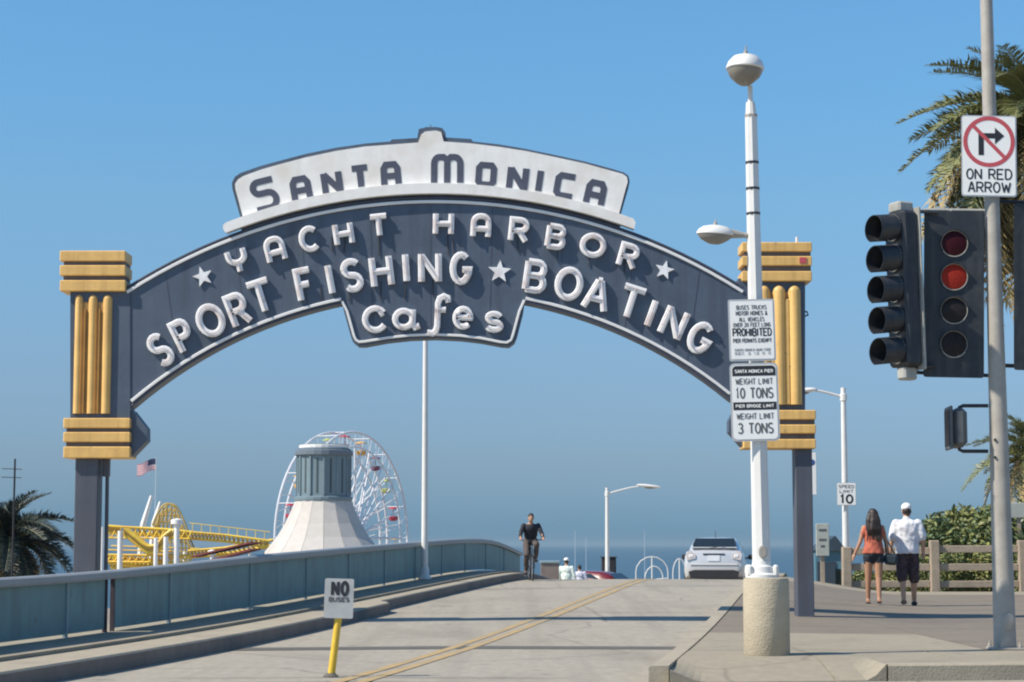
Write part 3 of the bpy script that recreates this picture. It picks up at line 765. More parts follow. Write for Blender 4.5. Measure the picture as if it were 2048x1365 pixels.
def star(cxp, cyp, rpx, rot):
    pts = []
    for i in range(10):
        a = R(90 + 36 * i - rot); q = rpx if i % 2 == 0 else rpx * .42
        pts.append((cxp + q * math.cos(a), cyp - q * math.sin(a)))
    mb = MB(); mb.prism(W(pts), FY - .03, FY - .01); mb.build('star', 'letter', ap)
star(405, 553, 21, -18); star(1329, 540, 20, 14); star(999, 543, 24, 4)
for x_ in (330, 470, 600, 740, 861, 985, 1130, 1270, 1400):      # sheet seams of the sign face
    yb_ = curve_bot(x_, 14) if not 690 < x_ < 1045 else 660
    a_, b_ = W([(x_, curve_top(x_, 16)), (x_ + (870 - x_) * .05, yb_ - 4)])
    mb = MB(); mb.stroke([a_, b_], .012, FY - .003, FY + .01); mb.build('sheet_seam', 'slate_dark', ap)
# feed cables hanging below the letters of the two upper rows
for x, y, r_ in ((662, 500, 0), (690, 497, 0), (757, 500, 0), (895, 498, 0), (905, 505, 0), (1035, 502, 0), (1115, 515, 0), (1180, 523, 0), (1250, 545, 0), (640, 600, 0), (700, 596, 0), (762, 590, 0), (812, 585, 0), (865, 585, 0)):
    a_ = W([(x, y - 28)])[0]; b_ = W([(x + random.uniform(-3, 3), y + random.uniform(0, 14))])[0]
    mb = MB(); mb.tube([(a_[0], FY - .01, a_[1]), (b_[0], FY - .014, b_[1])], .008, 5); mb.build('cable', 'wire', ap)

# --- name panel on top
npan_out = [(481, 440), (463, 376), (462, 364), (468, 352), (480, 344)] + [(x, y) for x, y in ((520, 330), (557, 320), (610, 306), (671, 293.5), (730, 285), (779, 281))] + \
           [(783, 277), (834, 274), (836, 262), (840, 255), (852, 253), (872, 252), (884, 254), (890, 262), (892, 273), (942, 276), (946, 281)] + \
           [(1000, 287), (1052, 296), (1105, 307), (1170, 321), (1225, 336), (1248, 343), (1258, 350), (1260, 362), (1257, 376), (1241, 432)]
mb = MB(); mb.prism(W(npan_out + [(1241, curve_top(1241) - 2)] + [(x, curve_top(x) - 2) for x in range(1220, 500, -40)] + [(481, curve_top(481) - 2)]), -.13, .15)
npn = mb.build('name_panel', 'slate', arch)
face = [(487, 441), (470, 378), (469, 367), (475, 358), (486, 351)] + [(522, 338), (557, 328), (610, 314), (671, 301), (730, 292), (784, 288), (836, 284), (842, 268), (850, 262), (872, 260), (882, 263), (887, 282), (944, 286), (1000, 293), (1052, 301), (1105, 312), (1170, 326), (1224, 341), (1246, 347), (1254, 353), (1256, 363), (1252, 376), (1237, 432)]
botf = [(x, curve_top(x) - 22) for x in [1237 - (1237 - 487) * i / 20 for i in range(21)]]
mb = MB(); mb.prism(W(face + botf), -.165, -.134); mb.build('panel_face', 'name_white', npn)
# plinth bar below the name panel, with round ends
pl_top = [(x, curve_top(x) - 25) for x in [452 + (1266 - 452) * i / 24 for i in range(25)]]
pl_bot = [(x, curve_top(x) - 5) for x in [1268 - (1268 - 452) * i / 24 for i in range(25)]]
mb = MB(); mb.prism(W(pl_top + [(1271, curve_top(1268) - 18)] + pl_bot + [(447, curve_top(452) - 12), (447, curve_top(452) - 20)]), -.27, -.10)
mb.build('plinth', 'name_white', npn)
NB = -.165
row1 = [('S3', 528, 388, 72, 56, -14), ('A3', 601, 377, 54, 44, -11), ('N', 663, 364, 52, 43, -9), ('T', 720, 354, 52, 44, -7), ('A3', 781, 348, 54, 42, -5),
        ('M3', 894, 339, 66, 66, 0), ('O3', 972, 349, 53, 43, 4), ('N', 1035, 357, 57, 44, 6), ('I', 1079, 361, 55, 13, 8), ('C3', 1131, 371, 54, 46, 10), ('A3', 1191, 386, 56, 44, 12)]
for g, x, y, h, w_, r_ in row1: letter(g, x, y, h, w_, r_, 13, npn, 'letter_dark', front=-.006, back=-.001, bev=.001, base=NB)
# little crown ornament with lightning rod
mb = MB()
for x0, x1, y0, y1 in ((836, 846, 254, 270), (849, 858, 250, 262), (862, 872, 250, 262), (874, 884, 253, 264)):
    mb.prism(W([(x0, y1), (x1, y1), (x1, y0), (x0, y0)]), -.06, .06)
mb.tube([(W([(860, 254)])[0][0], 0, W([(860, 254)])[0][1]), (W([(860, 243)])[0][0], 0, W([(860, 243)])[0][1])], [.014, .006], 6)
mb.build('crown_ornament', 'tower_roof', npn)

# --- pillars with bars, flutes and posts
def pillar(x0, x1, capT, capB, shaft, flutes, fl_y, lower_x, post, bracket):
    pd = .44; WP[0] = SY + .22 - pd / 2 - .05
    mb = MB(); mb.prism(W([(shaft[0], shaft[2]), (shaft[1], shaft[2]), (shaft[1], shaft[3]), (shaft[0], shaft[3])]), -pd / 2 + .035, pd / 2 - .035)
    pil = mb.build('pillar', 'slate', arch)
    for (ya, yb), (xa, xb) in [(b_, (x0, x1)) for b_ in capT] + [(b_, lower_x) for b_ in capB]:
        a_ = W([(xa, yb + 1.5)])[0]; c_ = W([(xb, ya - 1.5)])[0]
        mb = MB(); mb.box(((a_[0] + c_[0]) / 2, 0, (a_[1] + c_[1]) / 2), (c_[0] - a_[0], pd + .09, c_[1] - a_[1]), bev=.012); mb.build('cap_bar', 'gold', pil)
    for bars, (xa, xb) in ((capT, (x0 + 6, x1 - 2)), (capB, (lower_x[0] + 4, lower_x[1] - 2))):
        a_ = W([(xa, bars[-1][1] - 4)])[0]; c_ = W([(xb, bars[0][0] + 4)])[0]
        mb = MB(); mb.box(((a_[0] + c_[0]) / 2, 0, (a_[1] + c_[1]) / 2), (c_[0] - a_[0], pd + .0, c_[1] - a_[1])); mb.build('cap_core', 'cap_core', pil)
    fy = -pd / 2 + .035
    for q, (xa, xb) in enumerate(flutes):
        a_ = W([(xa + 1.2, fl_y[1])])[0]; c_ = W([(xb - 1.2, fl_y[0])])[0]
        r_ = (c_[0] - a_[0]) / 2; xm = (a_[0] + c_[0]) / 2; zt = c_[1] - r_; zb = a_[1]
        mb = MB(); n_ = 10; m_ = 6
        rows = [(zb, 1.0), (zt, 1.0)] + [(zt + r_ * math.sin(R(90 * i / m_)), math.cos(R(90 * i / m_))) for i in range(1, m_)] + [(zt + r_, .03)]
        vs = []
        for z_, f_ in rows:
            for j in range(n_ + 1):
                th = math.pi * j / n_
                vs.append((xm - r_ * f_ * math.cos(th), fy + .004 - r_ * .95 * math.sin(th) * (.25 + .75 * f_), z_))
        k = n_ + 1
        fs = [[i*k+j, i*k+j+1, (i+1)*k+j+1, (i+1)*k+j] for i in range(len(rows)-1) for j in range(n_)] + [list(range(k))]
        mb.add(vs, fs); mb.build('flute', 'gold', pil, smooth=True)
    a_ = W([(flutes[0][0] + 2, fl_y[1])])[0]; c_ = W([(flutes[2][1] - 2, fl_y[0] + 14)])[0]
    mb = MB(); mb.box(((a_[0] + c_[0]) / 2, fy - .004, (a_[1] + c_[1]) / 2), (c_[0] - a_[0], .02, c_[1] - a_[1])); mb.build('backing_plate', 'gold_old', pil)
    for q in range(2):                            # thin fillets between the flutes
        xa = flutes[q][1]; xb = flutes[q + 1][0]; xm = (xa + xb) / 2
        a_ = W([(xm - 2.6, fl_y[1])])[0]; c_ = W([(xm + 2.6, fl_y[0] + 28)])[0]
        mb = MB(); mb.box(((a_[0] + c_[0]) / 2, fy - .03, (a_[1] + c_[1]) / 2), (c_[0] - a_[0], .05, c_[1] - a_[1]), bev=.008); mb.build('fillet', 'gold', pil)
    WP[0] = SY + .05
    pt = W([(post[0], post[2]), (post[1], post[2])])
    w_ = pt[1][0] - pt[0][0]; xm = (pt[0][0] + pt[1][0]) / 2
    mb = MB(); mb.box((xm, .0, (pt[0][1] + post[3]) / 2), (w_, .34, pt[0][1] - post[3]), bev=.012)
    ps = mb.build('post', 'post', arch)
    mb = MB(); mb.box((xm, 0, post[3] + .02), (w_ + .2, .54, .04), bev=.006); mb.build('base_plate', 'post', ps)
    mb = MB(); mb.prism(W(bracket), -.15, .15); mb.build('bracket', 'slate', pil)
    WP[0] = SY
    return pil, xm, ps
pil_l, xml, ps_l = pillar(119, 251, ((503, 521), (532, 550), (562, 581)), ((838, 855), (866, 883), (895, 915)), (138, 258, 575, 845),
       ((142, 165), (169, 194), (198, 224)), (589, 827), (126, 260), (151, 197, 905, -1.5), [(255, 818), (266, 822), (293, 857), (293, 882), (263, 913), (255, 913)])
pil_r, xmr, ps_r = pillar(1484, 1624, ((486, 502), (514, 530), (544, 561)), ((822, 838), (851, 866), (880, 896)), (1478, 1612, 556, 826),
       ((1518, 1543), (1548, 1573), (1579, 1604)), (570, 809), (1487, 1632), (1590, 1624, 888, .01), [(1490, 800), (1476, 806), (1458, 842), (1458, 864), (1484, 893), (1490, 893)])
# conduit and junction boxes on the left post, small fittings on the right pillar
mb = MB(); z1 = W([(205, 920)])[0][1]
mb.tube([(xml + .26, .05, z1), (xml + .27, .05, z1 - 1.7)], .028, 8); mb.box((xml + .25, .03, z1 - .1), (.10, .12, .28), bev=.01); mb.build('conduit', 'post', ps_l)
mb = MB(); a_ = W([(1618, 627)])[0]; mb.tube([(a_[0] - .06, 0, a_[1] + .05), (a_[0], 0, a_[1] + .05), (a_[0] + .02, 0, a_[1]), (a_[0] - .06, 0, a_[1] - .03)], .014, 6); mb.build('hook', 'slate_dark', pil_r)
mb = MB(); a_ = W([(1598, 486)])[0]; mb.tube([(a_[0], 0, a_[1]), (a_[0], 0, a_[1] + .12)], .02, 7); mb.build('vent_pipe', 'lamp_white', pil_r)
mb = MB(); a_ = W([(1605, 522)])[0]; mb.box((a_[0], -.272, a_[1]), (.10, .008, .09)); mb.build('notice', 'sign_red', pil_r)

# ================================================================== STREET LAMP IN FRONT
LY = 20.3
lb = G(1531, 1309, .15)
lamp = empty('street_lamp', (lb.x, LY, .15), label='tall white street lamp standing in a concrete drum on the pavement corner', cat='street lamp')
LO = lamp.location
def LP(x, y, dy=0): p = P(x, y, LY + dy); return p - LO
prof = [(.225, 0), (.232, .01), (.232, .55), (.229, .74), (.222, .765), (.15, .772)]
mb = MB(); mb.lathe(prof, 36); mb.build('concrete_base', 'drum', lamp, smooth=True)
b0 = LP(1524, 1158); b0.z = .77
t0 = LP(1502, 232)
mb = MB()
def oct(n, p0, p1, r0, r1): mb.tube([p0, p1], [r0, r1], n)
oct(8, b0 + Vector((0, 0, .0)), t0, .094, .062); mb.build('pole', 'lamp_white', lamp)
mb = MB(); mb.lathe([(.17, 0), (.17, .03), (.13, .05), (.125, .11), (.10, .13), (.096, .17)], 16, b0); mb.build('base_flange', 'lamp_white', lamp, smooth=True)
for dx, dy in ((-.13, -.08), (.13, -.08), (-.13, .08), (.13, .08)):
    mb = MB(); mb.lathe([(.028, 0), (.035, .03), (.03, .085), (.012, .10)], 8, b0 + Vector((dx, dy, .03))); mb.build('anchor_cover', 'lamp_white', lamp, smooth=True)
mb = MB(); mb.lathe([(.045, -.012), (.045, .012), (.036, .016)], 12, b0 + Vector((.0, -.094, .26)), rot=Matrix.Rotation(R(90), 3, 'X'), sy=1.5); mb.build('hand_hole_cover', 'galv', lamp)
t1 = LP(1501, 205); t2 = LP(1500, 172)
mb = MB(); mb.tube([t0, t0 + (t1 - t0) * .5, t1], [.058, .052, .045], 10); mb.tube([t1, t2], [.026, .026], 8); mb.build('pole_top', 'lamp_white', lamp)
for y in (232, 326, 378, 428):
    c_ = LP(1502 + (y - 232) * .0236, y); f_ = (y - 232) / 920
    mb = MB(); mb.lathe([(.068 + .03 * f_, -.012), (.068 + .03 * f_, .012)], 8, c_, phase=R(22)); mb.build('band', 'sign_black' if y > 232 else 'galv', lamp)
def cobra(c, rx, ry, rot, parent):
    hd = MB(); hd.lathe([(.0, .155), (.06, .15), (.13, .125), (.175, .075), (.195, .02), (.196, .0), (.186, -.01)], 20, c, sx=rx, sy=ry, rot=rot)
    h_ = hd.build('lamp_head', 'lamp_white', parent, smooth=True)
    ln = MB(); ln.lathe([(.18, -.005), (.178, -.03), (.15, -.085), (.09, -.14), (.05, -.165), (.0, -.172)], 20, c, sx=rx, sy=ry, rot=rot)
    ln.build('lens', 'lens_glass', h_, smooth=True)
    pc = MB(); pc.lathe([(.022, .15), (.022, .19), (.009, .2), (.006, .25)], 8, c, rot=rot); pc.build('photo_cell', 'galv', h_)
cobra(LP(1490, 139, -.1), 1.0, 1.25, Matrix.Rotation(R(3), 3, 'Y'), lamp)
am = MB(); am.tube([LP(1501, 472), LP(1488, 471), LP(1462, 468)], [.032, .028, .05], 10); am.build('side_arm', 'galv', lamp)
cobra(LP(1430, 469, -.02), .98, .6, Matrix.Rotation(R(3), 3, 'Y') @ Matrix.Diagonal((1, 1, .62)), lamp)

# --- the two plates strapped to it
def plate(name, x0, x1, y0, y1, Yd, label, lean, rr=.03, cat='sign', edge='alu', face='sign_white', inset=.02, yaw=0):
    c_ = P((x0 + x1) / 2, (y0 + y1) / 2, Yd); k_ = Yd / F_PX
    w_ = (x1 - x0) * k_; h_ = (y1 - y0) * k_
    e_ = empty(name, c_, (0, R(lean), R(yaw)), label, cat)
    mb = MB(); mb.prism(rrect(w_, h_, rr), 0, .004); mb.build('plate', edge, e_)
    mb = MB(); mb.prism(rrect(w_ - 2 * inset, h_ - 2 * inset, max(.004, rr - inset * .5)), -.004, -.001); mb.build('sheeting', face, e_)
    return e_, w_, h_
e1, w1, h1 = plate('prohibition_sign', 1457, 1551, 598, 723, LY - .115, 'white text plate reading PROHIBITED, upper of two on the lamp pole', -1.2, .02)
for s_, cz_, hh_, ww_, st_, m_ in (('BUSES TRUCKS', .367, .036, .55, .0065, 'sign_grey_ink'), ('MOTOR HOMES &', .273, .038, .57, .0075, 'sign_grey_ink'), ('ALL VEHICLES', .174, .036, .46, .0065, 'sign_grey_ink'),
                              ('OVER 20 FEET LONG', .084, .036, .68, .0065, 'sign_grey_ink'), ('PROHIBITED', -.035, .068, .70, .013, 'sign_black'), ('PIER PERMITS EXEMPT', -.17, .034, .70, .0075, 'sign_grey_ink'),
                              ('SANTA MONICA MUNI CODE', -.32, .022, .66, .0042, 'sign_faint'), ('SEC 3 12 0 0', -.378, .022, .66, .0042, 'sign_faint')):
    words(e1, m_, s_, 0, cz_ * h1, hh_ * h1 / .62 * 1.05, ww_ * w1 / .86, st_, -.0062, -.0045)
e2, w2, h2 = plate('weight_limit_sign', 1461, 1558, 726, 883, LY - .115, 'white and black plate of weight limits 10 tons and 3 tons on the lamp pole', -1.2, .05)
def band(y0, y1, rt=0):
    a_ = (.5 - y0) * h2; b_ = (.5 - y1) * h2; ww = w2 - .052
    if rt:
        o_ = [p for p in rrect(ww, 2 * (a_ - b_), .04)]; o_ = [(x, z + b_) for x, z in o_ if z > -.001] 
        mb = MB(); mb.prism(o_ + [(-ww / 2, b_), (ww / 2, b_)], -.0058, -.0042)
    else:
        mb = MB(); mb.box((0, -.005, (a_ + b_) / 2), (ww, .0016, a_ - b_))
    mb.build('black_band', 'sign_black', e2)
band(.035, .165, 1); band(.50, .60)
for s_, f_, hh_, ww_, st_, m_, yy in (('SANTA MONICA PIER', .105, .030, .78, .0065, 'sign_white', -.0075), ('WEIGHT LIMIT', .235, .055, .76, .008, 'sign_grey_ink', -.0062), ('10 TONS', .385, .098, .76, .015, 'sign_grey_ink', -.0062),
                              ('PIER BRIDGE LIMIT', .55, .028, .78, .0065, 'sign_white', -.0075), ('WEIGHT LIMIT', .68, .055, .76, .008, 'sign_grey_ink', -.0062), ('3 TONS', .835, .098, .72, .015, 'sign_grey_ink', -.0062)):
    words(e2, m_, s_, 0, (.5 - f_) * h2, hh_, ww_ * w2, st_, yy, -.0045 if yy > -.007 else -.006)
for e_, h_ in ((e1, h1), (e2, h2)):
    for z_ in (-.3, .3):
        mb = MB(); mb.box((0.03, .03, z_ * h_), (.15, .05, .025), bev=.004); mb.build('strap_bracket', 'galv', e_)

# ================================================================== TRAFFIC SIGNALS
TY = 21.3
tb = G(1997, 1297, .15)
tp = empty('traffic_signal_pole', (tb.x, TY, .15), label='tall grey steel pole at the right edge carrying the traffic signals', cat='pole')
TO = tp.location.copy()
def TP(x, y, dy=0): return P(x, y, TY + dy)
tt = TP(1970, -60) - TO
mb = MB(); mb.tube([(0, 0, .02), (tt.x * .5, 0, tt.z * .5), tt + Vector((0, 0, 1.2))], [.118, .085, .058], 20); mb.build('shaft', 'galv', tp, smooth=True)
mb = MB(); mb.box((0, 0, .0125), (.33, .33, .025), bev=.006); mb.build('base_plate', 'galv', tp)
for dx in (-.13, .13):
    for dy in (-.13, .13):
        mb = MB(); mb.lathe([(.022, .0), (.022, .03), (.012, .034), (.012, .06)], 6, (dx, dy, .026)); mb.build('anchor_bolt', 'galv', tp)
mb = MB(); mb.lathe([(.062, -.014), (.062, .012), (.05, .018)], 18, (.015, -.108, .30), rot=Matrix.Rotation(R(90), 3, 'X'), sy=1.5); mb.build('hand_hole_cover', 'galv', tp, smooth=True)
for y in (880, 915):
    c_ = TP(1990, y, -.088) - TO; mb = MB(); mb.lathe([(.014, -.01), (.014, .015)], 8, c_, rot=Matrix.Rotation(R(90), 3, 'X')); mb.build('bolt', 'wire', tp)

def signal(name, cxp, cyp, n, spacing, yaw, lenses, label, backw, backh, lean=0, dY=0, visor=.09, tunnel=False):
    c_ = TP(cxp, cyp, dY)
    e_ = empty(name, c_, (0, R(lean), R(yaw)), label, 'traffic light')
    H_ = n * spacing
    mb = MB(); mb.box((0, .11, 0), (.34, .2, H_ + .02), bev=.03); hs = mb.build('housing', 'sig_black', e_)
    if backw:
        mb = MB(); mb.prism(rrect(backw, backh, .03), .005, .012); mb.build('backplate', 'sig_black', e_)
    for i, ln in enumerate(lenses):
        z_ = H_ / 2 - spacing * (i + .5)
        mb = MB(); n_ = 24
        mb.lathe([(.135, .0), (.132, .01), (.09, .022), (.03, .028), (.0, .029)], n_, (0, -.006, z_), rot=Matrix.Rotation(R(90), 3, 'X')); mb.build('lens', ln, e_, smooth=True)
        mb = MB(); mb.tube([(.143 * math.cos(2*math.pi*j/n_), -.012, z_ + .143 * math.sin(2*math.pi*j/n_)) for j in range(n_ + 1)], .007, 5, cap=False); mb.build('lens_ring', 'sig_grey', e_)
        mb = MB(); vs = []; a0, a1 = (R(-35), R(215)) if not tunnel else (R(-62), R(242))
        m_ = 18; th_ = .006
        for j in range(m_ + 1):
            a_ = a0 + (a1 - a0) * j / m_
            dep = visor * (1 if tunnel else (.35 + .65 * max(0, math.sin(a_)) ** .5))
            for rr_, yy in ((.150, -.004), (.150 - .0, -dep), (.150 - th_, -dep), (.150 - th_, -.004)):
                vs.append((rr_ * math.cos(a_), yy, z_ + rr_ * math.sin(a_) - (.03 * (-yy) / max(visor, .01) if tunnel else 0)))
        fs = [[j*4+q, j*4+(q+1) % 4, (j+1)*4+(q+1) % 4, (j+1)*4+q] for j in range(m_) for q in range(4)] + [[0, 1, 2, 3], [m_*4+q for q in range(4)]]
        mb.add(vs, fs); mb.build('visor', 'sig_black', e_, smooth=True)
    return e_, H_
sg, H_ = signal('traffic_signal', 1908, 588, 4, .362, -4, ('lens_red_off', 'lens_red_on', 'lens_dark', 'lens_dark'), 'black four-lens traffic signal with its second lens lit red, left of the pole', .64, 1.80, 1.5, -.04, .06)
mb = MB(); mb.tube([(-.30, .22, .94), (.40, .22, .94)], .022, 8); mb.tube([(0, .2, .70), (0, .22, .94)], .03, 8); mb.build('mounting_pipe', 'sig_grey', sg)
mb = MB(); mb.tube([(-.46, .14, -.84), (.42, .14, -.86)], .02, 8); mb.build('mounting_pipe', 'sig_black', sg)
mb = MB(); mb.box((0, .12, .80), (.14, .1, .12), bev=.01); mb.build('top_bracket', 'sig_grey', sg)
sg2, _ = signal('traffic_signal', 2088, 575, 4, .362, 6, ('lens_red_on', 'lens_red_off', 'lens_dark', 'lens_dark'), 'black traffic signal cut off by the right picture edge', .66, 1.80, 1.5, -.04, .06)
for z_ in (-.84, .94):
    mb = MB(); mb.tube([(-.54, .18, z_), (.2, .18, z_)], .022, 8); mb.build('mounting_pipe', 'sig_black', sg2)
sg3, H3 = signal('traffic_signal', 1790, 578, 5, .330, -62, ('lens_dark',) * 5, 'five-section traffic signal turned sideways with long black visors', 0, 0, -1.6, -.12, .26, True)
mb = MB(); mb.prism(rrect(.40, H3 + .10, .02), .205, .222); mb.build('backplate', 'sig_grey', sg3)
mb = MB(); mb.box((0, .12, H3 / 2 + .06), (.2, .2, .12), bev=.02); mb.build('end_bracket', 'sig_grey', sg3)
mb = MB(); mb.box((0, .12, -H3 / 2 - .08), (.14, .18, .14), bev=.02); mb.build('end_bracket', 'sig_grey', sg3)
mb = MB(); mb.tube([(.05, .2, -H3 / 2 - .02), (.16, .36, -H3 / 2 - .0)], .022, 8); mb.build('mounting_pipe', 'sig_black', sg3)
mb = MB(); mb.tube([(.0, .18, H3 / 2 + .04), (.20, .46, H3 / 2 + .0)], .02, 8); mb.build('mounting_pipe', 'sig_black', sg3)

pc_ = TP(1912, 857)
pd_ = empty('pedestrian_signal', pc_, (0, 0, R(-94)), 'small grey pedestrian signal box on black pipes left of the pole', 'traffic light')
mb = MB(); mb.box((0, .02, 0), (.40, .15, .42), bev=.05); mb.build('housing', 'ped_grey', pd_)
mb = MB(); mb.box((0, -.075, 0), (.43, .03, .46), bev=.012); mb.build('face_frame', 'ped_grey', pd_)
mb = MB(); mb.box((0, -.093, 0), (.36, .006, .38)); mb.build('lens', 'lens_dark', pd_)
Rz = Matrix.Rotation(R(94), 3, 'Z')
for y_, s_ in ((812, 1), (903, -1)):
    mb = MB()
    a_ = Rz @ (TP(1918, y_ + s_ * 14) - pc_); b_ = Rz @ (TP(1919, y_ + s_ * 3) - pc_); d_ = Rz @ (TP(1976, y_) - pc_); b2 = Rz @ (TP(1926, y_) - pc_)
    mb.tube([a_, b_, b2, d_], .020, 8)
    mb.build('mounting_pipe', 'sig_black', pd_)

# --- no right turn plate
e3, w3, h3 = plate('turn_prohibition_sign', 1922, 2034, 229, 396, TY - .10, 'white no right turn on red arrow plate high on the signal pole', 1.0, .03, inset=.014)
def rel(x, y): return ((x - 1978) * (TY - .1) / F_PX, -(y - 312.5) * (TY - .1) / F_PX)
mb = MB(); c0 = rel(1978, 283); rr_ = 48 * TY / F_PX
mb.stroke([(c0[0] + rr_ * math.cos(R(10 * j)), c0[1] + rr_ * math.sin(R(10 * j))) for j in range(36)], .045, -.0062, -.0045, True); mb.build('red_ring', 'sign_red', e3)
mb = MB(); mb.stroke([rel(1962, 311), rel(1962, 271), rel(1990, 271)], .058, -.0060, -.0045); mb.prism([rel(1990, 254), rel(1990, 288), rel(2009, 271)], -.0064, -.0045); mb.build('arrow', 'sign_black', e3)
mb = MB(); mb.stroke([rel(1945, 250), rel(2011, 317)], .040, -.0082, -.0068); mb.build('red_slash', 'sign_red', e3)
for s_, y_, ww_ in (('ON RED', 350, 90), ('ARROW', 377, 84)):
    cc = rel(1978, y_); words(e3, 'sign_black', s_, cc[0], cc[1], .105, ww_ * TY / F_PX, .017, -.0062, -.0045)
for z_ in (-.28, .28):
    mb = MB(); mb.box((.0, .03, z_), (.13, .05, .03), bev=.004); mb.build('strap_bracket', 'galv', e3)

# ================================================================== NO SIGN ON YELLOW POST
nb_ = G(662, 1355, 0)
ns = empty('warning_sign', (nb_.x, nb_.y, 0), (0, R(1.6), R(-3)), 'worn white plate reading NO on a yellow post in the road', 'sign')
k_ = nb_.y / F_PX
mb = MB(); mb.tube([(0, 0, 0), (.055, 0, .62), (.06, 0, .90)], [.036, .034, .034], 12); mb.build('post', 'sign_yellow', ns, smooth=True)
mb = MB(); mb.lathe([(.075, 0), (.075, .012), (.05, .03), (.04, .04)], 14); mb.build('foot', 'joint', ns)
mb = MB(); mb.prism([(x + .055, z + .745) for x, z in rrect(58 * k_, 78 * k_, .018)], -.05, -.045); mb.build('plate', 'sign_worn', ns)
for ch_, x_ in (('N', .018), ('O', .108)):
    words(ns, 'sign_black', ch_, x_, .745 + .094, .118, .054, .030, -.0535, -.0508)
words(ns, 'sign_grey_ink', 'BUSES', .058, .745 - .010, .036, .19, .012, -.0525, -.0508)

# ================================================================== WHITE LAMP POLE BEHIND THE ARCH, FAR LAMPS
def far_lamp(base, top_z, head_dir, label, r0=.085, head_len=1.6, arm_z=None, rise=.25):
    e_ = empty('street_lamp', base, label=label, cat='street lamp')
    h_ = top_z - base[2]
    mb = MB(); mb.tube([(0, 0, .0), (0, 0, h_)], [r0, r0 * .62], 12); mb.build('pole', 'lamp_white', e_, smooth=True)
    mb = MB(); mb.lathe([(r0 * 1.9, 0), (r0 * 1.9, .05), (r0 * 1.35, .10), (r0 * 1.3, .22), (r0, .26)], 12); mb.build('base_flange', 'lamp_white', e_, smooth=True)
    if head_dir:
        a_ = h_ - .30 if arm_z is None else arm_z
        pts = [(0, 0, a_)] + [(head_dir * head_len * t, 0, a_ + rise * math.sin(t * math.pi / 2) + .02 * t) for t in (.15, .35, .55, .75)]
        mb = MB(); mb.tube(pts, [.045, .042, .04, .038, .036], 8); mb.build('arm', 'lamp_white', e_, smooth=True)
        hx = head_dir * head_len; mb = MB()
        mb.ell((hx, 0, a_ + rise + .0), (head_len * .30, .17, .085), 14, 8, rot=Matrix.Rotation(R(6 * head_dir), 3, 'Y')); hd = mb.build('lamp_head', 'lamp_white', e_, smooth=True)
        mb = MB(); mb.ell((hx + .08 * head_dir, 0, a_ + rise - .06), (head_len * .16, .13, .07), 12, 6); mb.build('lens', 'lens_glass', hd, smooth=True)
        mb = MB(); mb.lathe([(r0 * .62, -.12), (r0 * .85, -.1), (r0 * .85, .1), (r0 * .62, .12)], 10, (0, 0, a_)); mb.build('collar', 'lamp_white', e_)
    return e_
Yw = 42.3
far_lamp((P(849, 1150, Yw).x, Yw, zr(Yw) + .225), 7.4, 1, 'slim white lamp pole rising from the railing walkway behind the arch centre', .072, 1.4)
Yr = 62.0
pr = P(1692, 1100, Yr)
lampR = far_lamp((pr.x, Yr, gz(pr.x, Yr) - .02), P(1687, 776, Yr).z, -1, 'white lamp post with curved arm carrying the speed limit plate', .13, 1.15, rise=.22)
Yf = 96.0
pf = P(1215, 1158, Yf)
far_lamp((pf.x, Yf, zr(Yf)), P(1214, 976, Yf).z, 1, 'white cobra-head lamp post beyond the crest of the road', .13, 2.0, rise=.38)
e4, w4, h4 = plate('speed_limit_sign', 1674, 1712, 966, 1011, Yr - .16, 'small white speed limit 10 plate on the distant lamp post', 0, .03, inset=.012)
for s_, f_, hh_, ww_, st_, x_ in (('SPEED', .17, .085, .8, .016, 0), ('LIMIT', .38, .085, .7, .016, 0), ('1', .72, .24, .16, .06, -.13), ('0', .72, .24, .20, .06, .09)):
    words(e4, 'sign_black' if len(s_) == 1 else 'sign_grey_ink', s_, x_, (.5 - f_) * h4, hh_, ww_ * w4 if len(s_) > 1 else ww_, st_, -.008, -.0045)
e5, w5, h5 = plate('hanging_banner', 1616, 1633, 905, 990, 58.0, 'narrow white banner with blue emblem beside the right sign post', 0, .01, inset=.01)
mb = MB(); mb.lathe([(.09, 0), (.09, .003)], 14, (0, -.0045, h5 * .26), rot=Matrix.Rotation(R(90), 3, 'X')); mb.build('blue_emblem', 'sign_blue', e5)
mb = MB(); mb.tube([(-.16, .03, h5 * .5), (-.16, .03, -P(1616, 990, 58).z - .3)], .03, 8); mb.build('pole', 'lamp_white', e5)

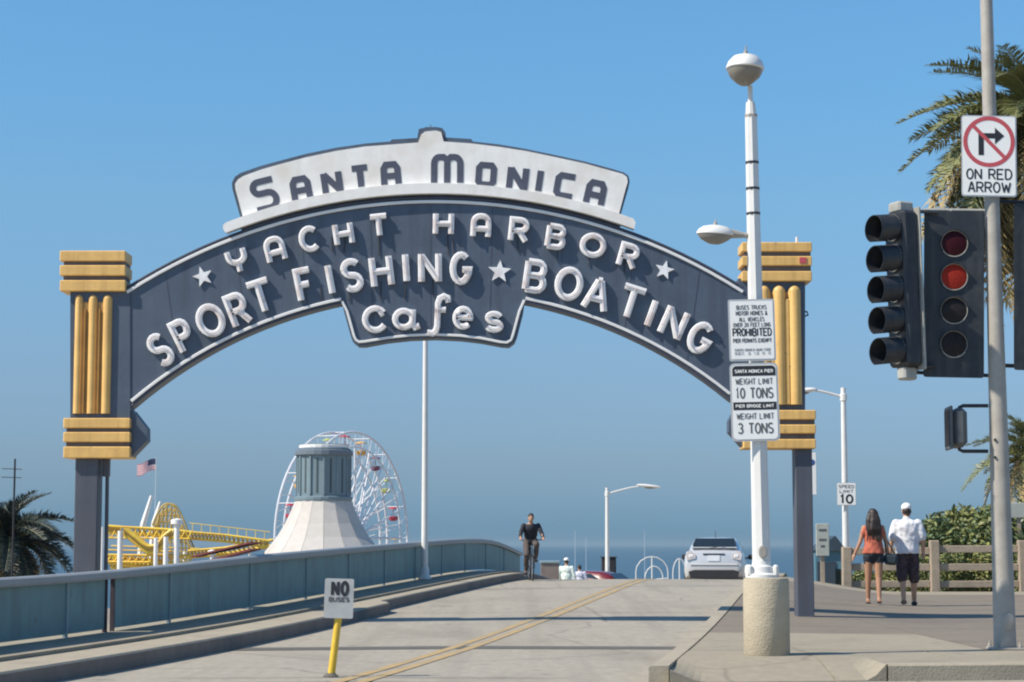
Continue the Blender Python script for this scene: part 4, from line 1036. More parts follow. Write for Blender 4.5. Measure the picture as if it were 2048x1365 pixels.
# ================================================================== PEOPLE
from mathutils import noise as mnoise
def remesh_obj(mb, name, m, voxel=.011, smooth=6, parent=None):
    tmp = bpy.data.objects.new('tmp', mb.mesh('tmp', m)); COL.objects.link(tmp)
    md = tmp.modifiers.new('r', 'REMESH'); md.mode = 'VOXEL'; md.voxel_size = voxel; md.use_smooth_shade = True
    ms = tmp.modifiers.new('s', 'SMOOTH'); ms.iterations = smooth; ms.factor = .5
    dg = bpy.context.evaluated_depsgraph_get(); dg.update()
    me = bpy.data.meshes.new_from_object(tmp.evaluated_get(dg)); me.name = name
    me.materials.clear(); me.materials.append(M[m])
    me.polygons.foreach_set('use_smooth', [True] * len(me.polygons))
    bpy.data.objects.remove(tmp)
    amp = {'person': 0, 'hair': .012, 'cap': .002}.get(name, .011)
    if amp:                                       # folds of cloth, strands of hair
        nrm = [v.normal.copy() for v in me.vertices]
        for v, n_ in zip(me.vertices, nrm):
            c_ = v.co
            f_ = mnoise.noise(Vector((c_.x * 16, c_.y * 16, c_.z * (3 if name == 'hair' else 11)))) + .5 * mnoise.noise(Vector((c_.x * 9 + c_.z * 22, c_.y * 12, c_.z * 6)))
            v.co = c_ + n_ * (amp * f_)
        me.update()
    o = bpy.data.objects.new(name, me); COL.objects.link(o)
    if parent is not None: o.parent = parent
    return o
def limb(mb, pts, rad, n=12, flat=1.0):
    mb.tube(pts, rad, n, flat=flat)
    for p, r_ in zip(pts, rad): mb.ell(p, (r_ * .99, r_ * .99, r_ * .99), 10, 7)
def hand(mb, wrist, d, side, palm_n, s=1.0, curl=.35):
    d = Vector(d).normalized(); w = Vector(wrist); n_ = Vector(palm_n).normalized(); t = d.cross(n_).normalized() * side
    mb.tube([w, w + d * .045 * s, w + d * .085 * s], [.026 * s, .036 * s, .034 * s], 10, flat=.55)
    for k2, (o_, L_) in enumerate(((-.027, .062), (-.009, .072), (.009, .068), (.027, .052))):
        b = w + d * .082 * s + t * o_ * s
        p1 = b + d * L_ * .5 * s; p2 = p1 + (d * (1 - curl) + n_ * curl).normalized() * L_ * .5 * s
        mb.tube([b, p1, p2], [.0098 * s, .0092 * s, .0080 * s], 7)
    b = w + d * .03 * s - t * .030 * s
    mb.tube([b, b + (d * .7 - t * .7) * .035 * s, b + (d * .95 - t * .6) * .065 * s], [.0125 * s, .0108 * s, .009 * s], 7)
def foot(mb, ankle, fwd, s=1.0, r=.042):
    a = Vector(ankle); f = Vector(fwd).normalized()
    mb.tube([a + Vector((0, 0, -.03)) - f * .05, a + f * .05 + Vector((0, 0, -.045)), a + f * .16 * s + Vector((0, 0, -.055))], [r, r * .95, r * .62], 10, flat=.8)
def head(mb, c, s=1.0, face=1):
    c = Vector(c)
    mb.ell(c, (.074 * s, .092 * s, .105 * s)); mb.ell(c + Vector((0, face * .02, -.05)) * s, (.058 * s, .07 * s, .065 * s))
    mb.ell(c + Vector((0, face * .092, -.015)) * s, (.014 * s, .022 * s, .024 * s), 8, 6)           # nose
    for sx in (-1, 1): mb.ell(c + Vector((sx * .077, -face * .005, -.01)) * s, (.012 * s, .024 * s, .032 * s), 8, 6)

def walker_base(name, loc, rotz, label):
    e_ = None
    return e_
# -- woman, walking away
def make_woman(loc, rz):
    mb = MB()
    hipz = .86
    limb(mb, [(-.085, 0, hipz), (-.095, .05, .48), (-.10, .13, .09)], [.092, .058, .036])          # left leg forward
    limb(mb, [(.085, 0, hipz), (.085, -.01, .47), (.08, -.09, .10)], [.092, .060, .037])
    foot(mb, (-.10, .13, .085), (0, 1, 0)); foot(mb, (.08, -.09, .10), (0.05, 1, -.1))
    mb.ell((0, 0, .92), (.165, .115, .14)); mb.ell((0, .0, 1.08), (.125, .09, .16)); mb.ell((0, .005, 1.27), (.155, .095, .15))
    limb(mb, [(-.16, 0, 1.36), (-.235, -.02, 1.10), (-.335, -.02, .89)], [.048, .037, .025])       # left arm swung out
    limb(mb, [(.16, 0, 1.36), (.225, .02, 1.10), (.27, .04, .87)], [.048, .037, .025])
    hand(mb, (-.335, -.02, .89), (-.35, .02, -.9), -1, (0.8, .2, -.3)); hand(mb, (.27, .04, .87), (.2, .1, -.95), 1, (-1, 0, 0))
    limb(mb, [(0, .0, 1.38), (0, .02, 1.48)], [.055, .05]); head(mb, (0, .035, 1.57), .98)
    w = remesh_obj(mb, 'person', 'skin_tan')
    w.location = loc; w.rotation_euler = (0, 0, rz)
    tag(w, 'woman with long dark hair in coral top and navy shorts walking away', 'person', None)
    c = MB(); c.tube([(0, 0, 1.42), (0, 0, 1.37), (0, 0, 1.26), (0, 0, 1.08)], [.09, .155, .175, .155], 18, flat=.68); c.ell((0, 0, 1.08), (.158, .118, .18)); c.lathe([(.15, 1.12), (.175, 1.0), (.20, .90), (.195, .895), (.12, .93)], 22, sy=.70)
    limb(c, [(-.14, 0, 1.35), (-.185, -.01, 1.25)], [.055, .058]); limb(c, [(.14, 0, 1.35), (.18, .005, 1.25)], [.055, .058])
    remesh_obj(c, 'top', 'coral', .012, 14, w)
    c = MB(); c.ell((0, 0, .90), (.182, .128, .13)); limb(c, [(-.085, .0, .86), (-.09, .02, .76)], [.103, .092]); limb(c, [(.085, 0, .86), (.087, -.0, .76)], [.103, .092])
    remesh_obj(c, 'shorts', 'navy', .012, 4, w)
    c = MB(); c.ell((0, .02, 1.60), (.098, .112, .105)); c.tube([(0, -.05, 1.62), (0, -.085, 1.48), (0, -.10, 1.32), (0, -.09, 1.20)], [.10, .135, .145, .06], 14, flat=.5)
    for i in range(26):
        a = random.uniform(-.11, .11); c.tube([(a * .7, -.08, 1.60), (a * 1.15, -.12, 1.42), (a * 1.3 + random.uniform(-.02, .02), -.12, random.uniform(1.10, 1.22))], [.018, .016, .006], 6)
    remesh_obj(c, 'hair', 'hair', .010, 2, w)
    for ax, ay, az in ((-.10, .13, .085), (.08, -.09, .10)):
        c = MB(); c.tube([(ax, ay - .06, az - .07), (ax, ay + .17, az - .072)], [.045, .038], 10, flat=.35); c.build('sandal', 'shoe', w, smooth=True)
    return w
wl = G(1749, 1214, .15)
wom = make_woman((wl.x, wl.y, pz(wl.x, wl.y) + .006), R(-6))
bg = empty('handbag', (wl.x + .30, wl.y - .02, .15 + .84), (0, R(6), R(-6)), 'dark shoulder bag at the walking woman\'s right hip', 'bag')
mb = MB(); mb.box((0, 0, 0), (.24, .11, .20), bev=.045); mb.build('bag_body', 'bag', bg)
mb = MB(); mb.tube([(-.09, 0, .09), (-.13, -.02, .30), (-.17, -.02, .52), (-.13, .05, .40), (.07, .02, .09)], .012, 6); mb.build('strap', 'bag', bg)
# -- man, walking away
def make_man(loc, rz):
    mb = MB(); hipz = .93
    limb(mb, [(-.095, 0, hipz), (-.10, -.03, .52), (-.095, -.15, .125)], [.10, .062, .042])
    limb(mb, [(.095, 0, hipz), (.11, .06, .50), (.115, .14, .095)], [.10, .064, .042])
    foot(mb, (-.095, -.15, .115), (0, 1, -.15)); foot(mb, (.115, .14, .085), (0.05, 1, 0))
    mb.ell((0, 0, .99), (.17, .12, .14)); mb.ell((0, 0, 1.17), (.16, .115, .18)); mb.ell((0, 0, 1.38), (.185, .115, .17))
    limb(mb, [(-.20, 0, 1.48), (-.265, .01, 1.20), (-.30, .06, .95)], [.058, .046, .031]); limb(mb, [(.20, 0, 1.48), (.275, -.02, 1.20), (.285, .03, .95)], [.058, .046, .031])
    hand(mb, (-.30, .06, .95), (-.05, .15, -.98), -1, (1, 0, 0), 1.08); hand(mb, (.285, .03, .95), (.02, .1, -.98), 1, (-1, 0, 0), 1.08)
    limb(mb, [(0, 0, 1.52), (0, .02, 1.62)], [.066, .062]); head(mb, (0, .03, 1.70), 1.04)
    w = remesh_obj(mb, 'person', 'skin')
    w.location = loc; w.rotation_euler = (0, 0, rz)
    tag(w, 'man in white cap, white T-shirt and dark plaid shorts walking away', 'person')
    c = MB(); c.tube([(0, 0, 1.54), (0, 0, 1.48), (0, 0, 1.40), (0, 0, 1.25), (0, 0, 1.08)], [.12, .225, .245, .226, .218], 20, flat=.68); c.ell((0, 0, 1.20), (.205, .150, .22)); c.lathe([(.19, 1.25), (.21, 1.08), (.215, .93), (.20, .925), (.13, .97)], 22, sy=.72)
    limb(c, [(-.185, 0, 1.465), (-.25, .005, 1.24)], [.096, .094]); limb(c, [(.185, 0, 1.465), (.26, -.01, 1.24)], [.096, .094])
    limb(c, [(0, 0, 1.52), (0, .01, 1.565)], [.085, .072])
    remesh_obj(c, 't_shirt', 'tee', .012, 22, w)
    c = MB(); c.ell((0, 0, .95), (.195, .14, .12)); limb(c, [(-.095, 0, .90), (-.105, -.03, .50)], [.115, .100]); limb(c, [(.095, 0, .90), (.115, .055, .49)], [.115, .100])
    remesh_obj(c, 'shorts', 'plaid', .012, 4, w)
    c = MB(); c.ell((0, -.005, 1.70), (.084, .092, .085)); remesh_obj(c, 'hair', 'hair', .011, 3, w)
    c = MB(); c.ell((0, .025, 1.765), (.096, .112, .085)); c.tube([(0, .10, 1.74), (0, .20, 1.725)], [.08, .06], 12, flat=.14); remesh_obj(c, 'cap', 'cap', .010, 3, w)
    for ax, ay, az, z2 in ((-.095, -.15, .115, .0), (.115, .14, .085, 0)):
        c = MB(); c.tube([(ax, ay - .07, az - .045), (ax, ay + .06, az - .05), (ax + .005, ay + .18, az - .065)], [.052, .05, .036], 12, flat=.8); c.build('shoe', 'shoe', w, smooth=True)
    return w
ml = G(1817, 1213, .15)
man = make_man((ml.x, ml.y, pz(ml.x, ml.y)), R(-6))

# -- cyclist coming over the crest, on a bicycle
CY = 49.0
cxx = P(1062, 1165, CY).x; cz0 = zr(CY) - .008
bk = empty('bicycle', (cxx, CY, cz0), (0, 0, R(184)), 'dark bicycle ridden towards the camera near the left kerb', 'bicycle')
# local: +Y is the riding direction
def wheel(y0):
    wl_ = empty('wheel', (0, y0, .34)); wl_.parent = bk
    mb = MB(); mb.tube([(0, .325 * math.cos(2*math.pi*j/28), .325 * math.sin(2*math.pi*j/28)) for j in range(29)], .018, 8, cap=False); mb.build('tyre', 'tyre', wl_, smooth=True)
    mb = MB(); mb.tube([(0, .30 * math.cos(2*math.pi*j/28), .30 * math.sin(2*math.pi*j/28)) for j in range(29)], .010, 6, cap=False)
    for j in range(14):
        a = 2*math.pi*j/14; mb.tube([((-1)**j * .02, 0, 0), (0, .30*math.cos(a), .30*math.sin(a))], .0025, 4)
    mb.lathe([(.02, -.04), (.02, .04)], 10, rot=Matrix.Rotation(R(90), 3, 'Y')); mb.build('rim', 'chrome', wl_)
wheel(.53); wheel(-.52)
mb = MB(); bb = (0, -.06, .30); sk = (0, -.22, .84); hd0 = (0, .36, .84); hd1 = (0, .40, .68)
for a, b in ((bb, sk), (bb, hd1), (sk, hd0), (hd0, hd1)): mb.tube([a, b], .017, 8)
for s_ in (-1, 1):
    mb.tube([(s_*.02, -.06, .30), (s_*.055, -.52, .34)], .010, 6); mb.tube([(s_*.012, -.2, .78), (s_*.055, -.52, .34)], .009, 6); mb.tube([(s_*.045, .42, .62), (s_*.05, .53, .34)], .013, 6)
mb.tube([(-.05, .42, .63), (.05, .42, .63)], .015, 6); mb.build('frame', 'bike', bk)
mb = MB(); mb.tube([(0, .36, .84), (0, .38, 1.00), (0, .42, 1.04)], .013, 8); mb.tube([(-.30, .34, 1.06), (-.15, .41, 1.05), (0, .42, 1.04), (.15, .41, 1.05), (.30, .34, 1.06)], .013, 8); mb.build('handlebar', 'bike', bk)
mb = MB(); mb.tube([sk, (0, -.245, .95)], .013, 8); mb.box((0, -.24, .97), (.14, .26, .05), bev=.02); mb.build('saddle', 'car_black', bk)
mb = MB(); mb.lathe([(.09, -.005), (.09, .005)], 18, (.05, -.06, .30), rot=Matrix.Rotation(R(90), 3, 'Y'))
mb.tube([(.06, -.06, .30), (.08, -.06, .13)], .010, 6); mb.tube([(-.06, -.06, .30), (-.08, -.06, .47)], .010, 6); mb.box((.13, -.06, .13), (.1, .08, .02)); mb.box((-.13, -.06, .47), (.1, .08, .02)); mb.build('crankset', 'chrome', bk)
def make_cyclist():
    mb = MB()
    limb(mb, [(-.09, -.20, 1.02), (-.13, .20, .93), (-.13, -.03, .57)], [.09, .062, .042]); limb(mb, [(.09, -.20, 1.02), (.12, .10, .68), (.13, -.06, .24)], [.09, .062, .042])
    foot(mb, (-.13, -.03, .56), (0, 1, -.1)); foot(mb, (.13, -.06, .22), (0, 1, -.1))
    mb.ell((0, -.20, 1.04), (.165, .13, .13)); mb.ell((0, -.13, 1.19), (.15, .11, .17)); mb.ell((0, -.06, 1.36), (.175, .11, .15))
    limb(mb, [(-.19, -.04, 1.43), (-.275, .08, 1.22), (-.295, .31, 1.10)], [.052, .043, .03]); limb(mb, [(.19, -.04, 1.43), (.285, .08, 1.22), (.295, .31, 1.10)], [.052, .043, .03])
    hand(mb, (-.295, .30, 1.10), (0, .95, -.25), -1, (0, -.3, -1), 1, .75); hand(mb, (.295, .30, 1.10), (0, .95, -.25), 1, (0, -.3, -1), 1, .75)
    limb(mb, [(0, -.03, 1.47), (0, .0, 1.55)], [.058, .054]); head(mb, (0, .03, 1.635), 1.0)
    w = remesh_obj(mb, 'person', 'skin'); w.location = (cxx, CY, cz0); w.rotation_euler = (0, 0, R(184)); w.scale = bk.scale = (.93, .93, .93)
    tag(w, 'cyclist in dark long-sleeved top riding towards the camera', 'person')
    c = MB(); c.ell((0, -.13, 1.20), (.182, .14, .19)); c.tube([(0, -.03, 1.48), (0, -.04, 1.43), (0, -.06, 1.36), (0, -.12, 1.2)], [.09, .17, .20, .185], 18, flat=.68)
    for s_ in (-1, 1): limb(c, [(s_*.19, -.04, 1.43), (s_*.28, .08, 1.22), (s_*.295, .27, 1.115)], [.070, .056, .043])
    remesh_obj(c, 'jersey', 'black_top', .012, 18, w)
    c = MB(); c.ell((0, -.20, 1.03), (.185, .15, .13)); limb(c, [(-.09, -.20, 1.02), (-.13, .20, .93), (-.13, -.02, .62)], [.11, .082, .06]); limb(c, [(.09, -.20, 1.02), (.12, .10, .68), (.13, -.05, .30)], [.11, .082, .06])
    remesh_obj(c, 'trousers', 'olive_pants', .012, 4, w)
    c = MB(); c.ell((0, .012, 1.665), (.084, .098, .09)); c2 = remesh_obj(c, 'hair', 'hair', .011, 3, w)
    for sx in (-1, 1):
        c = MB(); c.ell((sx * .028, .119, 1.645), (.011, .006, .007), 8, 5); c.build('eye', 'wire', w)
    for ax, ay, az in ((-.13, -.03, .56), (.13, -.06, .22)):
        c = MB(); c.tube([(ax, ay - .07, az - .04), (ax, ay + .06, az - .045), (ax, ay + .17, az - .06)], [.05, .05, .036], 12, flat=.8); c.build('shoe', 'shoe', w, smooth=True)
make_cyclist()
# -- two people in pale clothes beyond the crest
def make_far(loc, rz, label, m_shirt, m_pants, s=1.0, hat=False):
    mb = MB()
    for sx in (-1, 1):
        limb(mb, [(sx*.095, 0, .92), (sx*.10, .05 * sx, .5), (sx*.105, .12 * sx, .09)], [.095, .06, .042]); foot(mb, (sx*.105, .12 * sx, .085), (0, 1, 0))
        limb(mb, [(sx*.20, 0, 1.45), (sx*.28, .0, 1.18), (sx*.30, .06, .93)], [.056, .045, .03]); hand(mb, (sx*.30, .06, .93), (0, .1, -1), sx, (-sx, 0, 0), 1.05)
    mb.ell((0, 0, .97), (.165, .12, .14)); mb.ell((0, 0, 1.16), (.155, .11, .18)); mb.ell((0, 0, 1.36), (.18, .11, .16)); limb(mb, [(0, 0, 1.49), (0, .02, 1.58)], [.06, .056]); head(mb, (0, .03, 1.66), 1.02)
    w = remesh_obj(mb, 'person', 'skin', .013); w.location = loc; w.rotation_euler = (0, 0, rz); w.scale = (s, s, s); tag(w, label, 'person')
    c = MB(); c.ell((0, 0, 1.38), (.22, .14, .16)); c.ell((0, 0, 1.15), (.20, .145, .24)); c.ell((0, 0, .98), (.19, .14, .12))
    for sx in (-1, 1): limb(c, [(sx*.19, 0, 1.45), (sx*.28, .0, 1.18), (sx*.295, .04, 1.02)], [.08, .07, .06])
    remesh_obj(c, 'shirt', m_shirt, .013, 4, w)
    c = MB(); c.ell((0, 0, .95), (.185, .135, .12))
    for sx in (-1, 1): limb(c, [(sx*.095, 0, .9), (sx*.10, .05*sx, .5), (sx*.105, .11*sx, .14)], [.11, .085, .075])
    remesh_obj(c, 'trousers', m_pants, .013, 4, w)
    c = MB(); c.ell((0, -.0, 1.69), (.085, .10, .10)); remesh_obj(c, 'hair', 'hair', .012, 3, w)
    if hat:
        c = MB(); c.ell((0, .02, 1.745), (.10, .12, .075)); remesh_obj(c, 'cap', 'cap', .012, 2, w)
Yp = 73.0
pp = P(1133, 1158, Yp); make_far((pp.x, Yp, zr(Yp)), R(-12), 'person in pale mint clothes and cap walking down beyond the crest', 'mint', 'mint', 1.02, True)
pp = P(1159, 1158, Yp + 1); make_far((pp.x, Yp + 1, zr(Yp + 1)), R(-5), 'dark-haired person in pale lilac shirt beyond the crest', 'lilac', 'lilac', .93)

# ================================================================== CARS
def make_car(name, loc, rz, label, paint, hs=1.0, detail=True):
    e_ = empty(name, loc, (0, 0, rz), label, 'car')
    # local: rear at y = 0, front at y = 4.45
    st = [  # y, half width low, half width mid, half width belt, z bottom, z mid, z belt, z top, half width top
        (0.00, .60, .66, .60, .42, .62, .90, .93, .50), (.03, .70, .77, .70, .33, .62, .96, 1.00, .58), (.12, .78, .835, .77, .27, .62, 1.00, 1.03, .64), (.40, .83, .868, .81, .22, .62, .99, 1.02, .70),
        (1.0, .85, .872, .82, .20, .60, .97, .99, .72), (2.0, .85, .872, .82, .20, .60, .94, .96, .72), (3.1, .85, .872, .81, .20, .58, .90, .93, .70), (3.8, .83, .86, .76, .20, .55, .80, .84, .62), (4.25, .76, .80, .66, .24, .50, .66, .70, .50), (4.45, .58, .60, .48, .30, .46, .56, .58, .36)]
    mb = MB(); vs = []
    for y, a, b, c, z0, z1, z2, z3, d in st:
        half = [(0, z0), (a, z0 + .02), (b, (z0 + z1) / 2), (b, z1), ((b * 2 + c) / 3, (z1 + 2 * z2) / 3), (c, z2), (d, z3), (0, z3 + .015)]
        ring = half + [(-x, z) for x, z in half[-2:0:-1]]
        vs += [(x, y, z * (hs if z > .5 else 1)) for x, z in ring]
    k = 14
    fs = [[i*k+j, i*k+(j+1) % k, (i+1)*k+(j+1) % k, (i+1)*k+j] for i in range(len(st)-1) for j in range(k)] + [list(range(k)), [(len(st)-1)*k+j for j in range(k)]]
    mb.add(vs, fs); body = mb.build('body', paint, e_, smooth=True)
    gh = [(.16, 1.00, .56, .70, .985), (.42, 1.17, .575, .755, .97), (.78, 1.385, .565, .78, .96), (1.1, 1.455, .565, .79, .955), (1.8, 1.49, .57, .79, .93), (2.35, 1.46, .56, .79, .92), (2.85, 1.25, .58, .77, .91), (3.45, .93, .58, .70, .885)]
    mb = MB(); vs = []
    for y, zt, wt, wb, zb in gh:
        half = [(wb, zb - .03), (wb * .96 + wt * .04, zb + (zt - zb) * .12), ((wb + wt) / 2 + .03, zb + (zt - zb) * .55), (wt + .045, zb + (zt - zb) * .88), (wt - .02, zt - .005), (wt * .5, zt + .012), (0, zt + .016)]
        ring = half + [(-x, z) for x, z in half[-2::-1]]
        vs += [(x, y, z * hs) for x, z in ring]
    k = 13
    fs = [[i*k+j, i*k+j+1, (i+1)*k+j+1, (i+1)*k+j] for i in range(len(gh)-1) for j in range(k-1)] + [list(range(k)), [(len(gh)-1)*k+j for j in range(k)]]
    mb.add(vs, fs); cab = mb.build('cabin', paint, e_, smooth=True)
    def glass(q, n2='window'):
        mb = MB(); mb.add(q, [list(range(len(q)))]); 
        o_ = mb.build(n2, 'car_glass', cab); return o_
    # rear window, following the sloping tail
    q = []
    for x, y, z in ((-.59, .235, 1.055), (.59, .235, 1.055), (.62, .41, 1.19), (.55, .72, 1.385), (-.55, .72, 1.385), (-.62, .41, 1.19)): q.append((x, y - .035, (z + .03) * hs))
    rg = glass(q, 'rear_window')
    mb = MB(); mb.box((0, .30, 1.115 * hs), (1.30, .20, .035), bev=.012); mb.build('spoiler', paint, cab)
    mb = MB(); mb.tube([(-.25, .15, 1.08 * hs), (.28, .185, 1.16 * hs)], .008, 5); mb.build('wiper', 'car_black', cab)
    for s_ in (-1, 1):
        glass([(s_*(.80), 1.15, .985*hs), (s_*.82, 2.75, .955*hs), (s_*.76, 2.70, 1.12*hs), (s_*.645, 2.25, 1.39*hs), (s_*.64, 1.45, 1.40*hs), (s_*.70, 1.1, 1.25*hs)], 'side_window')
        mb = MB(); mb.box((s_*.98, 2.62, 1.0*hs), (.20, .10, .15), bev=.03); mb.box((s_*.86, 2.66, .97*hs), (.14, .05, .04)); mb.build('mirror', 'car_black', e_)
        mb = MB(); mb.prism([(s_*x, z*hs) for x, z in ((.52, .80), (.76, .74), (.80, .92), (.70, 1.02), (.60, .98), (.52, .90))], .0, .10); o_ = mb.build('tail_lamp', 'tail_red', e_); o_.location = (0, -.03, 0)
        mb = MB(); mb.box((s_*.64, .012, .865*hs), (.13, .05, .09), bev=.015); mb.build('reversing_lens', 'tail_clear', o_)
        for y_ in (.80, 3.50):
            wh = empty('wheel', (s_*.78, y_, .315)); wh.parent = e_
            mb = MB(); mb.lathe([(.20, -.10), (.29, -.10), (.315, -.07), (.315, .07), (.29, .10), (.20, .10)], 24, rot=Matrix.Rotation(R(90), 3, 'Y')); mb.build('tyre', 'tyre', wh, smooth=True)
            mb = MB(); mb.lathe([(.05, .09), (.2, .085), (.2, -.085), (.05, -.09)], 20, rot=Matrix.Rotation(R(90), 3, 'Y')); mb.build('rim', 'chrome', wh)
    mb = MB(); mb.box((0, -.012, .80*hs), (.34, .012, .16), bev=.004); mb.build('licence_plate', 'plate', e_)
    mb = MB(); mb.box((0, -.006, .915*hs), (.62, .03, .04), bev=.01); mb.build('tailgate_handle', 'car_black', e_)
    mb = MB(); mb.prism([(-.66, .24), (.66, .24), (.72, .42), (.56, .47), (-.56, .47), (-.72, .42)], -.02, .3); mb.build('lower_bumper', 'car_black', e_)
    mb = MB(); mb.box((0, .02, .62*hs), (1.36, .10, .05), bev=.02); mb.build('bumper_crease', paint, e_)
    mb = MB(); mb.tube([(0, 1.0, 1.45*hs), (0, .92, 1.66*hs)], [.010, .005], 5); mb.build('antenna', 'car_black', e_)
    return e_
CYY = 57.0
cp = P(1428, 1155, CYY); slope = (zr(CYY + 3.5) - zr(CYY + .8)) / 2.7
car = make_car('parked_car', (cp.x, CYY, zr(CYY) + .02), HEAD, 'silver hatchback seen from behind just beyond the crest of the road', 'car_silver')
car.rotation_euler = Euler((math.atan(slope), 0, HEAD))
Yq = 79.0; cq = P(1262, 1150, Yq)
make_car('parked_car', (cq.x, Yq, zr(Yq)), HEAD + R(70), 'dark red car whose roof shows beyond the crest left of the silver car', 'car_red', 1.16)

# --- concrete barrier at the foot of the ramp, right of the cyclist
Yb = 66.0; a = P(1082, 1122, Yb); b = P(1118, 1122, Yb)
e_ = empty('concrete_barrier', ((a.x + b.x) / 2, Yb, zr(Yb)), label='grey concrete barrier with dark cap showing right of the cyclist', cat='barrier')
h_ = a.z - zr(Yb); w_ = b.x - a.x
mb = MB(); mb.prism([(-w_ / 2, 0), (w_ / 2, 0), (w_ / 2, h_ - .08), (-w_ / 2, h_ - .08)], -.15, .9); mb.build('barrier_body', 'kerb_dark', e_)
mb = MB(); mb.box((0, .37, h_ - .04), (w_ + .06, 1.12, .08), bev=.015); mb.build('barrier_cap', 'rail_post', e_)
# --- white bent-pipe frames beyond the crest
for q, (x0, x1, yt, Yh, lab) in enumerate(((1272, 1336, 1114, 74, 'tall white bent-pipe frame beyond the crest, left of the silver car'), (1290, 1326, 1133, 73, 'low white pipe hoop within the tall pipe frame'), (1346, 1372, 1118, 75, 'white bent-pipe frame half hidden by the silver car'))):
    a = P(x0, 1150, Yh); b = P(x1, 1150, Yh); zt = P(x0, yt, Yh).z; z0 = zr(Yh)
    e_ = empty('pipe_frame', ((a.x + b.x) / 2, Yh, z0), label=lab, cat='pipe frame')
    hw = (b.x - a.x) / 2; h_ = zt - z0
    mb = MB(); mb.tube([(-hw, 0, 0), (-hw, 0, h_ * .72)] + [(-hw * math.cos(R(t)), 0, h_ * .72 + h_ * .28 * math.sin(R(t))) for t in (20, 45, 70, 90, 110, 135, 160)] + [(hw, 0, h_ * .72), (hw, 0, 0)], .022, 8); mb.build('hoop', 'lamp_white', e_, smooth=True)
    if q != 1:
        mb = MB(); mb.tube([(0, 0, 0), (0, 0, h_)], .025, 6); mb.tube([(-hw, 0, h_ * .55), (hw, 0, h_ * .6)], .02, 6); mb.build('crossbar', 'lamp_white', e_)
# --- dark panel at the far lamp
Yb = Yf + .6
a = P(1203, 1116, Yb); b = P(1232, 1158, Yb)
e_ = empty('notice_cabinet', ((a.x + b.x) / 2, Yb, zr(Yb)), label='dark cabinet standing behind the far lamp post', cat='cabinet')
h_ = a.z - zr(Yb)
mb = MB(); mb.box((0, 0, h_ / 2), (b.x - a.x, .5, h_), bev=.04); mb.build('cabinet_body', 'car_black', e_)
mb = MB(); mb.box((0, 0, h_ + .03), (b.x - a.x + .1, .6, .06), bev=.02); mb.build('lid', 'wire', e_)
mb = MB(); mb.box((0, -.26, h_ * .55), ((b.x - a.x) * .8, .02, h_ * .7)); mb.build('door', 'sign_black', e_)

# ================================================================== WOODEN FENCE, BOARDS, BOOTH
FYY = 47.9
fz0 = .12
f0 = P(1694, 1180, FYY)
fn = empty('wooden_fence', (f0.x, FYY, fz0), label='weathered timber post and rail fence at the far end of the pavement', cat='fence')
posts = [P(x, 1180, FYY).x - f0.x for x in (1694, 1870, 2047)]; dxp = posts[2] - posts[1]; posts += [posts[2] + dxp, posts[2] + 2 * dxp, posts[2] + 3 * dxp]
for i, x in enumerate(posts):
    mb = MB(); h_ = P(1694, 1094 if i == 0 else 1081, FYY).z - fz0
    mb.box((x, 0, h_ / 2), (.22, .22, h_), bev=.02, rot=(0, R(random.uniform(-.6, .6)), 0)); mb.build('fence_post', 'wood', fn)
for i in range(len(posts) - 1):
    for zc, hh in ((1.03, .17), (.60, .17), (.20, .16)):
        if i == 0 and zc > 1: zc = .98
        mb = MB(); L_ = posts[i+1] - posts[i] - .22
        mb.box(((posts[i] + posts[i+1]) / 2, .02, zc), (L_, .07, hh), bev=.012, rot=(0, R(random.uniform(-.4, .4)), 0)); mb.build('fence_rail', 'wood', fn)
def board(x0, x1, y0, y1, Yb, label, post_y, m='board', txt=None):
    c_ = P((x0 + x1) / 2, (y0 + y1) / 2, Yb); k_ = Yb / F_PX
    e_ = empty('notice_board', c_, label=label, cat='sign')
    w_, h_ = (x1 - x0) * k_, (y1 - y0) * k_
    mb = MB(); mb.box((0, 0, 0), (w_, .05, h_), bev=.01); mb.build('board', m, e_)
    mb = MB(); mb.box((.0, .06, (post_y - c_.z + h_ * .4) / 2), (.09, .07, abs(post_y - c_.z) + h_ * .4)); mb.build('board_post', 'wood', e_)
    if txt:
        for t_, z_ in txt:
            mb = MB(); mb.box((0, -.028, z_ * h_), (w_ * t_, .004, .05)); mb.build('text_line', 'sign_grey_ink', e_)
    return e_
board(1632, 1658, 1048, 1112, 46.8, 'grey-green upright notice board on a post left of the fence', .1, txt=((.6, .3), (.55, .0), (.3, -.2)))
board(2016, 2060, 1006, 1036, 49.2, 'weathered horizontal board on a post above the fence at the right edge', .0)
# booth
by = 54.0
b0 = P(1632, 1180, by); b1 = P(1690, 1180, by); zr0 = P(1650, 1102, by).z; zr1 = P(1670, 1072, by).z
bt = empty('booth', ((b0.x + b1.x) / 2, by, -.6), label='small teal booth with dark gabled roof behind the notice board', cat='booth')
w_ = b1.x - b0.x
mb = MB(); mb.box((0, .6, (zr0 + .6) / 2), (w_, 1.2, zr0 + .6)); mb.build('wall', 'booth', bt)
mb = MB(); mb.prism([(-w_ / 2 - .06, zr0 + .6), (w_ / 2 + .06, zr0 + .6), (w_ * .18, zr1 + .6)], -.1, 1.3); mb.build('roof', 'booth_roof', bt)
mb = MB(); mb.box((-.1, -.01, .7), (.5, .03, 1.4), bev=.005); mb.build('door', 'booth_roof', bt)
mb = MB(); mb.box((w_ * .3, -.012, 1.0), (.2, .03, .4)); mb.build('window', 'car_glass', bt)

